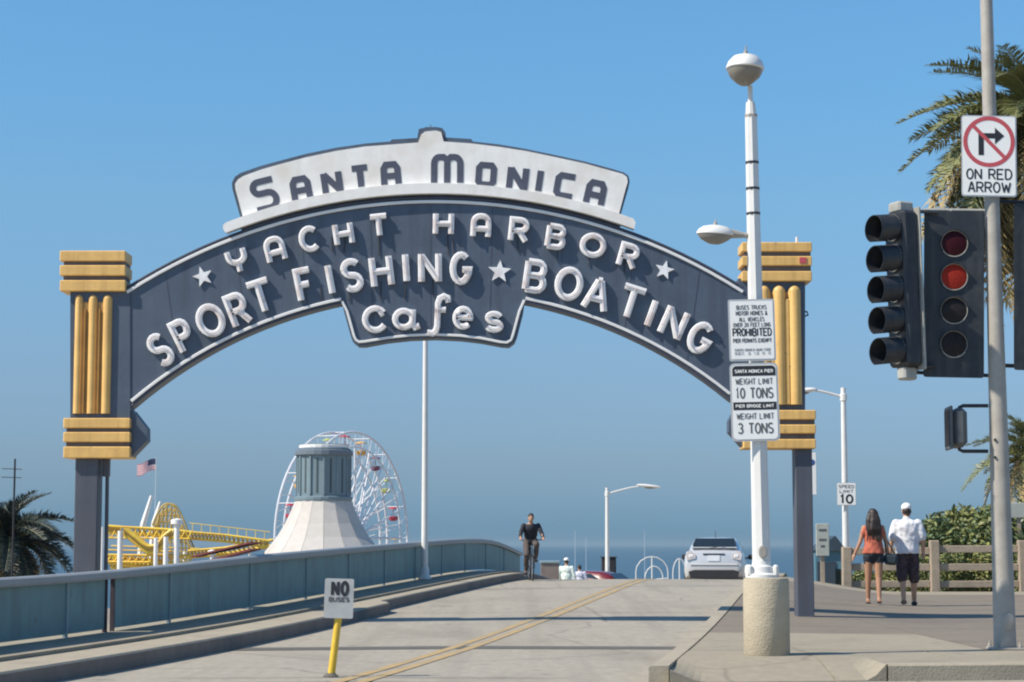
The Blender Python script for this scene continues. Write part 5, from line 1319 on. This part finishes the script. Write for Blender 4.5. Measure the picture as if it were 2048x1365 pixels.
# ================================================================== VEGETATION
def blade(mb, base, d, L, w, bend, mi=0):
    d = Vector(d).normalized(); side = d.cross(Vector((0, 0, 1)))
    if side.length < .05: side = Vector((1, 0, 0))
    side = (Matrix.Rotation(random.uniform(0, 3.1), 3, d) @ side.normalized())
    p1 = base + d * L * .5; p2 = base + d * L + Vector((0, 0, -bend * L)); 
    mb.add([base - side * w * .35, base + side * w * .35, p1 + side * w * .5, p1 - side * w * .5, p2], [[0, 1, 2, 3], [3, 2, 4]], mi)
def shrub_mesh(seed, h, r, n, spiky, mats):
    random.seed(seed); mb = MB()
    for i in range(n):
        a = random.uniform(0, 6.28); q = r * math.sqrt(random.random()); hh = h * (1 - .45 * (q / r) ** 2) * random.uniform(.25, 1.0)
        base = Vector((q * math.cos(a), q * math.sin(a) * .8, hh * random.uniform(.45, .92)))
        out = .35 if spiky else 1.0
        if not spiky:
            hh = h * math.sqrt(max(.02, 1 - (q / r) ** 2)) * random.uniform(.35, 1.0) ** .5; base = Vector((q * math.cos(a), q * math.sin(a) * .8, hh * .95))
        d = Vector((random.uniform(-1, 1), random.uniform(-1, 1), random.uniform(-.5, .8))) if not spiky else Vector((math.cos(a) * out * random.uniform(0, 1) + random.uniform(-.3, .3), math.sin(a) * out * random.uniform(0, 1) + random.uniform(-.3, .3), random.uniform(.5, 1.2)))
        blade(mb, base, d, random.uniform(.18, .36) * (1.25 if spiky else .62), random.uniform(.05, .10), random.uniform(0, .25), random.choice((0, 0, 1, 2)))
    st = MB()
    for i in range(9):
        a = random.uniform(0, 6.28); q = r * .7 * random.random()
        st.tube([(q * .4 * math.cos(a), q * .4 * math.sin(a), 0), (q * math.cos(a), q * math.sin(a), h * random.uniform(.5, .85))], [.03, .012], 5)
    return mb.mesh('foliage', mats), st.mesh('stems', 'trunk')
kinds = [shrub_mesh(11, 2.3, 1.15, 4200, False, ('leaf_b', 'leaf_a', 'leaf_c')), shrub_mesh(12, 2.2, 1.25, 4200, False, ('leaf_a', 'leaf_c', 'leaf_b')), shrub_mesh(13, 2.1, 1.2, 4200, False, ('leaf_a', 'leaf_c', 'leaf_c'))]
random.seed(21)
shr = [(1870, 1022, 50.2, 0, 'slender grey-green leafy shrub just right of the man in the white T-shirt'), (1893, 1036, 50.8, 0, 'grey-green leafy shrub between the middle fence post and the signal pole, second from the man'),
       (1918, 1006, 52.0, 2, 'tall yellow-green bushy shrub midway between the man and the signal pole'), (1934, 1040, 49.6, 1, 'bushy olive shrub in front of the tall yellow-green one behind the fence'),
       (1954, 1012, 51.0, 2, 'yellow-green bushy shrub directly left of the signal pole'), (1986, 1002, 50.0, 1, 'bushy olive shrub right behind the signal pole'),
       (2012, 1018, 51.2, 0, 'grey-green leafy shrub just right of the signal pole'), (2036, 1004, 50.4, 2, 'yellow-green bushy shrub below the horizontal board at the right edge'),
       (2062, 990, 51.5, 1, 'bushy olive shrub cut off by the right picture edge above the fence'),
       (1905, 1098, 48.9, 1, 'low olive shrub between the rails right of the middle fence post'), (1962, 1100, 48.9, 2, 'low yellow-green shrub between the rails left of the signal pole'),
       (2022, 1100, 49.0, 1, 'low olive shrub between the rails right of the signal pole'), (1845, 1112, 49.4, 1, 'low olive shrub behind the legs of the man'),
       (1790, 1126, 49.6, 2, 'low yellow-green shrub seen between the two walkers'), (1728, 1134, 49.6, 1, 'low olive shrub left of the walking woman\'s legs')]
for i, (x, yt, Y, kd, lab) in enumerate(shr):
    t_ = P(x, yt, Y); b_ = gz(t_.x, Y) - .05
    e_ = empty('leafy_shrub', (t_.x, Y, b_), (0, 0, random.uniform(0, 6)), lab, 'shrub', 'shrubs behind the timber fence')
    s_ = (t_.z - b_) / (2.3, 2.2, 2.1)[kd]
    fo = obj('foliage', kinds[kd][0], e_); sx = max(.5, min(s_, 1.1)); fo.scale = (sx, sx, s_)
    st_ = obj('stems', kinds[kd][1], e_); st_.scale = (sx, sx, s_)

def frond_mesh(seed, L, droop, m, dens=115, wid=.46, lift=.3):
    random.seed(seed); mb = MB(); pts = []
    for i in range(13):
        t = i / 12; pts.append(Vector((L * (t - .08 * t * t), 0, L * (lift * t - (droop + lift) * t ** 2.2))))
    mb.tube(pts, [.028 * (1 - .85 * i / 12) + .003 for i in range(13)], 5, mi=1)
    for i in range(dens):
        t = .10 + .90 * i / (dens - 1); f = t * 12; a = min(int(f), 11); p = pts[a].lerp(pts[a + 1], f - a); tan = (pts[a + 1] - pts[a]).normalized()
        ll = L * wid * (math.sin(math.pi * (.16 + .80 * t)) ** .7) * random.uniform(.82, 1.1) * .55
        for s_ in (-1, 1):
            d = (tan * random.uniform(.65, .95) + Vector((0, s_, 0)) * random.uniform(.55, 1.0) + Vector((0, 0, random.uniform(.1, .75)))).normalized()
            w = random.uniform(.016, .026) * L / 2.6
            mid = p + d * ll * .55; end = p + d * ll + Vector((0, 0, -random.uniform(.12, .34) * ll))
            n_ = tan * w
            mb.add([p - n_ * .6, p + n_ * .6, mid + n_, mid - n_, end], [[0, 1, 2, 3], [3, 2, 4]])
    return mb.mesh('frond', (m, 'rachis'))
FR = {'g': [frond_mesh(31, 2.9, .42, 'frond'), frond_mesh(32, 2.9, .55, 'frond'), frond_mesh(33, 2.9, .30, 'frond')],
      'o': [frond_mesh(34, 2.9, .55, 'frond_old'), frond_mesh(35, 2.9, .65, 'frond_old')],
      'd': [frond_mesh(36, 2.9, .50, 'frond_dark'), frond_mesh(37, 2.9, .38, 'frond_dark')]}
def palm(loc, crown_z, scale, label, rings, trunk_r=.28, skirt=False, group=None, seed=1, extra=()):
    random.seed(seed)
    e_ = empty('palm_tree', loc, label=label, cat='palm tree', group=group)
    h_ = crown_z - loc[2]
    mb = MB(); n_ = max(6, int(h_ / .22)); mb.tube([(0, 0, h_ * i / n_) for i in range(n_ + 1)], [trunk_r * (1.15 - .25 * i / n_) * (1 + .07 * (i % 2)) for i in range(n_ + 1)], 12); mb.build('trunk', 'trunk', e_)
    mb = MB(); mb.lathe([(trunk_r * .8, -.9 * scale), (trunk_r * 1.7, -.45 * scale), (trunk_r * 1.5, .1), (.05, .45 * scale)], 12, (0, 0, h_)); mb.build('crown_boss', 'skirt' if skirt else 'trunk', e_)
    for cnt, el, var, kinds_, sc_ in rings:
        a0 = random.uniform(0, 6.28)
        for i in range(cnt):
            az = a0 + 6.283 * i / cnt + random.uniform(-.15, .15)
            me = random.choice(FR[random.choice(kinds_)])
            obj('frond', me, e_, (.1 * math.cos(az), .1 * math.sin(az), h_ + .1), (random.uniform(-.3, .3), -R(el + random.uniform(-var, var)), az), scale * sc_ * random.uniform(.9, 1.08))
    for az, el, kd, sc_ in extra:
        obj('frond', random.choice(FR[kd]), e_, (0, 0, h_ + .1), (random.uniform(-.2, .2), -R(el), R(az)), scale * sc_)
    return e_
# big palm at the upper right, its crown centre just outside the picture
Yp = 42.0; c_ = P(2085, 280, Yp)
palm((c_.x, Yp, .1), c_.z, .98, 'tall palm with arching fronds at the upper right, behind the signal pole', [(5, 72, 8, 'g', .9), (8, 48, 8, 'g', 1.0), (9, 24, 8, 'gg', 1.0), (9, 0, 8, 'ggo', 1.0), (7, -24, 8, 'ggo', 1.0), (6, -48, 8, 'oo', 1.0)], .3, seed=5, extra=((176, -34, 'o', 1.0), (192, -48, 'o', 1.05), (166, -55, 'o', 1.0), (186, -18, 'g', 1.0), (203, 4, 'g', 1.0), (170, 18, 'g', 1.0), (182, 36, 'g', 1.0), (192, 58, 'g', .9), (174, -64, 'o', 1.1), (184, -2, 'g', .95), (182, -42, 'o', 1.3), (188, -50, 'o', 1.35), (172, -36, 'o', 1.25), (196, -38, 'g', 1.1), (179, -30, 'o', 1.2), (185, -58, 'o', 1.4), (181, -8, 'o', 1.2), (177, -16, 'o', 1.15)))
# dark palm at the left edge, behind the railing
Yp = 66.0; c_ = P(8, 1092, Yp)
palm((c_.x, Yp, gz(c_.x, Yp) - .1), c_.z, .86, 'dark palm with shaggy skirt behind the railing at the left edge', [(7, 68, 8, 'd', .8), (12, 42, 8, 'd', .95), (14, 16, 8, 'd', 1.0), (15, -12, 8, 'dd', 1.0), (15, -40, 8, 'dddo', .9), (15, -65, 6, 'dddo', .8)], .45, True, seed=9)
# two smaller palms in the planting on the right
for q, (x, y, Y, s_, lab) in enumerate(((2076, 925, 53.0, .62, 'palm at the right edge above the timber fence'),)):
    c_ = P(x, y, Y)
    palm((c_.x, Y, gz(c_.x, Y) - .1), c_.z, s_, lab, [(6, 66, 8, 'g', .9), (9, 38, 8, 'g', 1.0), (10, 12, 8, 'gg', 1.0), (10, -18, 8, 'go', 1.0), (8, -48, 8, 'oo', .9)], .16, seed=40 + q)
# aerial mast by the left palm
c_ = P(26, 1080, 62); e_ = empty('aerial_mast', (c_.x, 62, gz(c_.x, 62)), label='thin dark mast with short crossbars at the left edge', cat='mast')
zt = P(25, 918, 62).z - e_.location.z
mb = MB(); mb.tube([(0, 0, 0), (0, 0, zt)], [.05, .03], 8); mb.build('mast', 'car_black', e_)
for y_ in (939, 956):
    z_ = P(25, y_, 62).z - e_.location.z; mb = MB(); mb.tube([(-.4, 0, z_ + .02), (.22, 0, z_)], .014, 6); mb.build('crossbar', 'car_black', e_)

# ================================================================== THE PIER IN THE DISTANCE
mb = MB(); mb.box((-32, 245, -9.9), (120, 200, .7)); mb.build('pier_deck', 'deck')
tag(bpy.data.objects['pier_deck'], kind='structure')
DZ = -9.55
# --- ferris wheel
WY = 206.0; wc = P(688, 1076, WY); kW = F_PX / WY; RW = 210 / kW
fw = empty('ferris_wheel', (wc.x, WY, DZ), label='big white ferris wheel with red, yellow and green gondolas behind the conical tower', cat='ferris wheel')
hz = wc.z - DZ; YAW = R(63)
ax = Vector((math.sin(YAW), -math.cos(YAW), 0)); rd = Vector((math.cos(YAW), math.sin(YAW), 0))
def wp(a, r_, s_): return rd * (r_ * math.cos(a)) + Vector((0, 0, hz + r_ * math.sin(a))) + ax * s_
NG = 20
for s_ in (-1.25, 1.25):
    mb = MB()
    for r_, tr in ((RW, .12), (RW - 1.5, .10)):
        mb.tube([wp(2*math.pi*j/60, r_, s_) for j in range(61)], tr, 6, cap=False)
    mb.build('rim', 'wheel_white', fw)
    mb = MB()
    for j in range(NG * 2):
        a = 2*math.pi*j/(NG*2); mb.tube([wp(a, RW - 1.5, s_), wp(a + math.pi/(NG*2), RW, s_)], .035, 4, cap=False); mb.tube([wp(a, RW, s_), wp(a, RW-1.5, s_)], .03, 4, cap=False)
    tag(mb.build('rim_lattice', 'wheel_white', fw), kind='stuff')
for j in range(NG):
    a = 2*math.pi*j/NG
    mb = MB(); mb.tube([wp(a, .5, -1.25), wp(a, RW - 1.5, -1.25)], .11, 5); mb.tube([wp(a, .5, 1.25), wp(a, RW - 1.5, 1.25)], .11, 5); mb.tube([wp(a + .157, .5, -1.25), wp(a + .157, RW - 1.5, 1.25)], .08, 5); mb.tube([wp(a + .157, .5, 1.25), wp(a + .157, RW - 1.5, -1.25)], .08, 5)
    mb.tube([wp(a, RW, -1.25), wp(a, RW, 1.25)], .05, 5); mb.tube([wp(a, RW * .55, -1.25), wp(a + .12, RW * .8, 1.25)], .035, 4); mb.build('spoke', 'wheel_white', fw)
    p = wp(a, RW - .35, 0); m_ = ('gond_yellow', 'gond_red', 'gond_green', 'gond_purple')[j % 4]
    mb = MB(); mb.lathe([(.25, -1.42), (.46, -1.28), (.52, -1.02), (.50, -.92), (.1, -.95)], 12, p); g_ = mb.build('gondola', m_, fw)
    mb = MB(); mb.lathe([(.60, -.15), (.57, -.08), (.12, .08)], 12, p); mb.tube([p + Vector((0, 0, 0)), p + Vector((0, 0, -1.0))], .04, 5); mb.build('canopy', m_, g_)
mb = MB()
for s_ in (-2.0, 2.0):
    for q in (-4.5, 4.5): mb.tube([Vector((0, 0, hz)) + ax * s_ * .8, rd * q + ax * s_ * 1.4], [.22, .28], 8)
mb.tube([Vector((0, 0, hz)) - ax * 2, Vector((0, 0, hz)) + ax * 2], .35, 12); mb.build('support_legs', 'wheel_white', fw)

# --- conical tower
KY = 150.0; kc = P(647, 1000, KY); kK = F_PX / KY
tw = empty('conical_tower', (kc.x, KY, DZ), label='teal lantern tower on a flaring white conical roof in front of the ferris wheel', cat='building')
zc = lambda y: P(647, y, KY).z - DZ
NF = 16; ph = R(6)
def ring_face(name, prof, m, parent, fac):           # one facet of the flaring roof
    a0 = 2*math.pi*fac/NF + ph + .004; a1 = 2*math.pi*(fac+1)/NF + ph - .004
    mb = MB(); vs = []
    for r_, z_ in prof: vs += [(r_*math.cos(a0), r_*math.sin(a0), z_), (r_*math.cos(a1), r_*math.sin(a1), z_)]
    n_ = len(prof); vs += [(x*.96, y*.96, z-.1) for x, y, z in vs]
    fs = [[2*i, 2*i+1, 2*i+3, 2*i+2] for i in range(n_-1)] + [[2*n_+2*i, 2*n_+2*i+2, 2*n_+2*i+3, 2*n_+2*i+1] for i in range(n_-1)]
    fs += [[2*i, 2*i+2, 2*n_+2*i+2, 2*n_+2*i] for i in range(n_-1)] + [[2*i+1, 2*n_+2*i+1, 2*n_+2*i+3, 2*i+3] for i in range(n_-1)]
    mb.add(vs, fs); return mb.build(name, m, parent)
cprof = [(56/kK, zc(1002)), (64/kK, zc(1022)), (76/kK, zc(1048)), (92/kK, zc(1075)), (116/kK, zc(1105)), (150/kK, zc(1138)), (185/kK, zc(1160))]
for fac in range(NF): ring_face('roof_panel', cprof, 'cone', tw, fac)
mb = MB(); mb.lathe([(180/kK, 0), (180/kK, zc(1162)), (30/kK, zc(1150))], NF, phase=ph); mb.build('base_wall', 'stucco', tw)
for j in range(2):
    mb = MB(); vs = []
    aw = [(-9.6 + j * .5, -1.5, zc(1112) - j * .5), (-5.0, -3.5, zc(1084) - j * .5), (-5.0, 3, zc(1084) - j * .5), (-9.6 + j * .5, 3, zc(1112) - j * .5)]
    vs = aw + [(x, y, z - .12) for x, y, z in aw]
    mb.add(vs, [[0, 1, 2, 3], [7, 6, 5, 4], [0, 4, 5, 1], [1, 5, 6, 2], [2, 6, 7, 3], [3, 7, 4, 0]]); mb.build('awning', 'cone_red', tw)
r_ = 53/kK
mb = MB(); mb.lathe([(r_, zc(1000)), (r_, zc(908))], 12, phase=ph); dr = mb.build('lantern', 'tower_teal', tw)
mb = MB(); mb.lathe([(57/kK, zc(1003)), (58/kK, zc(999)), (58/kK, zc(995)), (r_, zc(993))], 24); mb.build('sill', 'tower_teal', dr)
for j in range(12):
    a = 2*math.pi*j/12 + ph
    mb = MB(); mb.box((r_*1.005*math.cos(a), r_*1.005*math.sin(a), zc(953)), (.16, .16, zc(914) - zc(992)), rot=(0, 0, a), bev=.03); mb.build('mullion', 'tower_teal', dr)
    a2 = a + math.pi/12; rq = r_ * math.cos(math.pi/12)
    mb = MB(); mb.box((rq*math.cos(a2), rq*math.sin(a2), zc(953)), (.05, .14, zc(918) - zc(986)), rot=(0, 0, a2)); mb.build('slot', 'tower_slot', dr)
mb = MB(); mb.lathe([(56/kK, zc(913)), (58/kK, zc(911)), (58/kK, zc(903)), (54/kK, zc(901)), (54/kK, zc(899)), (49/kK, zc(897)), (48/kK, zc(890)), (1.2, zc(889))], 24); mb.build('cap_roof', 'tower_roof', tw, smooth=False)
mb = MB(); mb.lathe([(49.5/kK, zc(897)), (50/kK, zc(892)), (45/kK, zc(890))], 24); mb.build('cap_trim', 'coaster_white', tw)

# --- roller coaster
QY = 172.0; qc = P(300, 1100, QY)
rc = empty('roller_coaster', (qc.x, QY, DZ), label='yellow roller coaster track on white columns behind the left end of the railing', cat='roller coaster')
def Q(x, y, dy=0): p = P(x, y, QY + dy); return p - Vector((qc.x, QY, DZ))
def track(pts, gauge=.55, r_=.10, m='coaster_yellow', spine=True, ties=True):
    t_ = empty('track'); t_.parent = rc
    d = Vector((0, gauge, 0))
    mb = MB()
    for s_ in (-1, 1): mb.tube([p + d * s_ for p in pts], r_, 6)
    o_ = mb.build('running_rails', m, t_)
    if spine:
        mb = MB(); mb.tube([p + Vector((0, 0, -.55)) for p in pts], r_ * 1.35, 8); mb.build('spine_tube', m, t_)
    if ties:
        mb = MB()
        for i in range(len(pts) - 1):
            for q in (.0, .5):
                p = pts[i].lerp(pts[i+1], q)
                mb.tube([p - d, p + Vector((0, 0, -.5)), p + d], .09, 5)
        mb.build('cross_ties', 'coaster_brown', t_)
    return t_
def lerp_pts(ps, n=4):
    o_ = []
    for i in range(len(ps) - 1):
        for j in range(n): o_.append(ps[i].lerp(ps[i+1], j / n))
    return o_ + [ps[-1]]
track(lerp_pts([Q(216, 1052), Q(240, 1054), Q(300, 1057), Q(345, 1060), Q(378, 1064)], 3), r_=.12)
track(lerp_pts([Q(378, 1064), Q(450, 1070), Q(540, 1082)], 5), r_=.09)
track(lerp_pts([Q(378, 1102, 4), Q(450, 1096, 4), Q(545, 1080, 4)], 5), r_=.12)
track(lerp_pts([Q(218, 1112), Q(250, 1117), Q(300, 1121), Q(332, 1122)], 3), r_=.13)
track(lerp_pts([Q(222, 1122, 3), Q(260, 1130, 3), Q(340, 1128, 3)], 3), r_=.11)
def smooth_path(ps, n=6):
    o_ = []
    for i in range(len(ps) - 1):
        p0, p1, p2, p3 = ps[max(i-1, 0)], ps[i], ps[i+1], ps[min(i+2, len(ps)-1)]
        for j in range(n):
            t = j / n; o_.append(.5 * ((2*p1) + (p2 - p0) * t + (2*p0 - 5*p1 + 4*p2 - p3) * t*t + (3*p1 - p0 - 3*p2 + p3) * t**3))
    return o_ + [ps[-1]]
track(smooth_path([Q(252, 1058, -2), Q(275, 1076, -2), Q(297, 1092, -2), Q(316, 1088, -2), Q(330, 1072, -2), Q(345, 1060, -2)]), r_=.13)
track(smooth_path([Q(308, 1052, 5), Q(318, 1028, 5), Q(332, 1010, 5), Q(346, 1010, 5), Q(357, 1024, 5), Q(368, 1050, 5), Q(380, 1084, 5), Q(390, 1106, 5)]), r_=.08, m='coaster_brown', gauge=.8, spine=False, ties=False)
track(smooth_path([Q(314, 1056, 8), Q(324, 1034, 8), Q(335, 1020, 8), Q(345, 1022, 8), Q(354, 1046, 8), Q(368, 1092, 8)]), r_=.06, m='coaster_brown', gauge=.8, spine=False, ties=False)
for x, y, w_, capd, dy in ((205, 1054, .12, 0, -6), (241, 1062, .22, 0, -2.2), (312, 1076, .17, 0, -3.2), (332, 1074, .20, 0, -3.2), (354, 1040, .22, 1, -3), (370, 1104, .17, 0, 2), (424, 1102, .15, 1, -3), (285, 1118, .14, 0, 4), (460, 1096, .13, 0, 4), (500, 1090, .13, 0, 4)):
    a = Q(x, y, dy); mb = MB(); mb.tube([(a.x, a.y, 0), a], w_ * 1.05, 10)
    if capd: mb.lathe([(w_ * 2.3, -.35), (w_ * 2.3, 0), (.05, .12)], 12, a)
    mb.build('column', 'coaster_white', rc, smooth=True)
for x0, y0, x1, y1 in ((286, 1050, 303, 992), (308, 1048, 321, 1004)):
    a = Q(x0, y0, 6); b = Q(x1, y1, 6); mb = MB(); mb.tube([a, b], [.26, .14], 8); mb.build('brace', 'coaster_white', rc)
    a2 = Vector((a.x - .9, a.y, 0)); mb = MB(); mb.tube([a2, a], [.26, .26], 8); mb.build('brace', 'coaster_white', rc)
mb = MB()
for x in range(385, 545, 18):
    a = Q(x, 1064 + (x - 378) * .11, -.55); mb.tube([a, a + Vector((0, 0, .75))], .03, 4)
mb.tube([Q(378, 1064, -.55) + Vector((0, 0, .75)), Q(540, 1082, -.55) + Vector((0, 0, .75))], .035, 5); mb.build('handrail', 'coaster_yellow', rc)
mb = MB()
hump = [(310, 1050), (318, 1028), (326, 1016), (334, 1011), (343, 1010), (350, 1014), (357, 1026), (364, 1042), (371, 1060), (378, 1080)]
for i, (x, y) in enumerate(hump):
    a = Q(x, y, 5.0); mb.tube([(a.x, a.y, 0), a], .07, 5)
    if i:
        p0 = Q(hump[i-1][0], hump[i-1][1] + 18, 5.0); p1 = Q(x, y + 4, 5.0); mb.tube([p0, p1], .05, 4)
        p0 = Q(hump[i-1][0], max(1058, hump[i-1][1] + 25), 5.0); p1 = Q(x, y + 14, 5.0); mb.tube([p0, p1], .05, 4)
for y in (1030, 1044, 1060, 1085, 1104):
    xs_ = [x for x, yy in hump if yy < y]
    mb.tube([Q(min(xs_), y, 5.0), Q(max(xs_), y, 5.0)], .06, 4)
mb.build('hill_lattice', 'coaster_brown', rc)
mb = MB()
for x in range(216, 380, 14):
    mb.tube([Q(x, 1062, -1), Q(x + 7, 1076, -1)], .06, 4); mb.tube([Q(x + 7, 1076, -1), Q(x + 14, 1062, -1)], .06, 4)
    mb.tube([Q(x, 1122, -1), Q(x + 7, 1110, -1)], .08, 4); mb.tube([Q(x + 7, 1110, -1), Q(x + 14, 1122, -1)], .08, 4)
mb.tube([Q(216, 1076, -1), Q(380, 1078, -1)], .08, 5); mb.tube([Q(216, 1110, -1), Q(380, 1112, -1)], .10, 5); mb.tube([Q(216, 1124, -1), Q(380, 1126, -1)], .12, 5)
tag(mb.build('truss', 'coaster_yellow', rc), kind='stuff')
for x0, x1, y0, y1 in ((216, 345, 1100, 1103), (222, 400, 1092, 1098), (300, 420, 1108, 1112)):
    mb = MB(); mb.tube([Q(x0, y0, -1), Q(x1, y1, -1)], .06, 5); mb.build('service_rail', 'coaster_yellow', rc)
# --- flag
fp = P(312, 918, 185.0); fl = empty('flag', (fp.x, 185.0, DZ), label='small striped flag flying above the roller coaster', cat='flag')
zt = fp.z - DZ
mb = MB(); mb.tube([(0, 0, 0), (0, 0, zt + .1)], [.05, .02], 6); mb.build('flagpole', 'wheel_white', fl)
fw_, fh_ = 1.75, 1.05
def fpt(u, v): return (-fw_ * u, .10 * math.sin(u * 7 + v), zt - .35 * u * fw_ * .8 - fh_ * v + .12 * math.sin(u * 6))
for i in range(13):
    v0, v1 = i / 13, (i + 1) / 13; mb = MB(); n_ = 10; u0 = .42 if i < 7 else 0.0
    us = [u0 + (1 - u0) * j / n_ for j in range(n_ + 1)]; vs = []
    for u in us: vs += [fpt(u, v0), fpt(u, v1)]
    mb.add(vs, [[2*j, 2*j+1, 2*j+3, 2*j+2] for j in range(n_)]); mb.build('stripe', 'flag_red' if i % 2 == 0 else 'flag_white', fl)
mb = MB(); vs = []
for j in range(6):
    u = .42 * j / 5; vs += [fpt(u, 0), fpt(u, 7/13)]
mb.add(vs, [[2*j, 2*j+1, 2*j+3, 2*j+2] for j in range(5)]); mb.build('canton', 'flag_blue', fl)
# --- boat masts on the horizon
for q, (x, y0) in enumerate(((1150, 1062), (1172, 1074), (1289, 1062))):
    Yb = 420.0 + 30 * q; a = P(x, y0, Yb)
    e_ = empty('sailboat', (a.x, Yb, -11.2), label=('sailboat mast on the water right of the cyclist', 'lower sailboat mast on the water left of the far lamp', 'pale sailboat mast on the water above the pipe frame')[q], cat='boat')
    mb = MB(); h_ = a.z + 11.2; mb.tube([(0, 0, .8), (0, 0, h_)], [.06, .03], 6); mb.build('mast', 'wheel_white', e_)
    mb = MB(); vs = []
    for yy, w_, z0 in ((-3.4, .5, .1), (-1.5, 1.1, -.1), (1, 1.2, -.1), (3, .7, .1), (4.2, .06, .5)): vs += [(-w_, yy, 1.0), (-w_*.6, yy, z0), (w_*.6, yy, z0), (w_, yy, 1.0)]
    fs = [[i*4+j, i*4+(j+1) % 4, (i+1)*4+(j+1) % 4, (i+1)*4+j] for i in range(4) for j in range(4)] + [[0, 1, 2, 3], [16, 17, 18, 19]]
    mb.add(vs, fs); mb.build('hull', 'wheel_white', e_)
    mb = MB(); mb.tube([(0, 0, 2.0), (0, -2.8, 2.0)], .06, 5); mb.build('boom', 'wheel_white', e_)

# ================================================================== SEA HAZE
mb = MB(); mb.box((0, 20900, 8), (83000, 42600, 46)); hz_o = mb.build('haze', 'sand')
hz_o.data.materials.clear()
hm = bpy.data.materials.new('sea_haze'); hm.use_nodes = True; nt = hm.node_tree
for n in list(nt.nodes): nt.nodes.remove(n)
ho = nt.nodes.new('ShaderNodeOutputMaterial'); hv = nt.nodes.new('ShaderNodeVolumePrincipled')
hv.inputs['Color'].default_value = (0.40, 0.55, 0.64, 1); hv.inputs['Density'].default_value = 0.00012; hv.inputs['Anisotropy'].default_value = 0.0
nt.links.new(hv.outputs[0], ho.inputs['Volume']); hz_o.data.materials.append(hm); hz_o['kind'] = 'stuff'
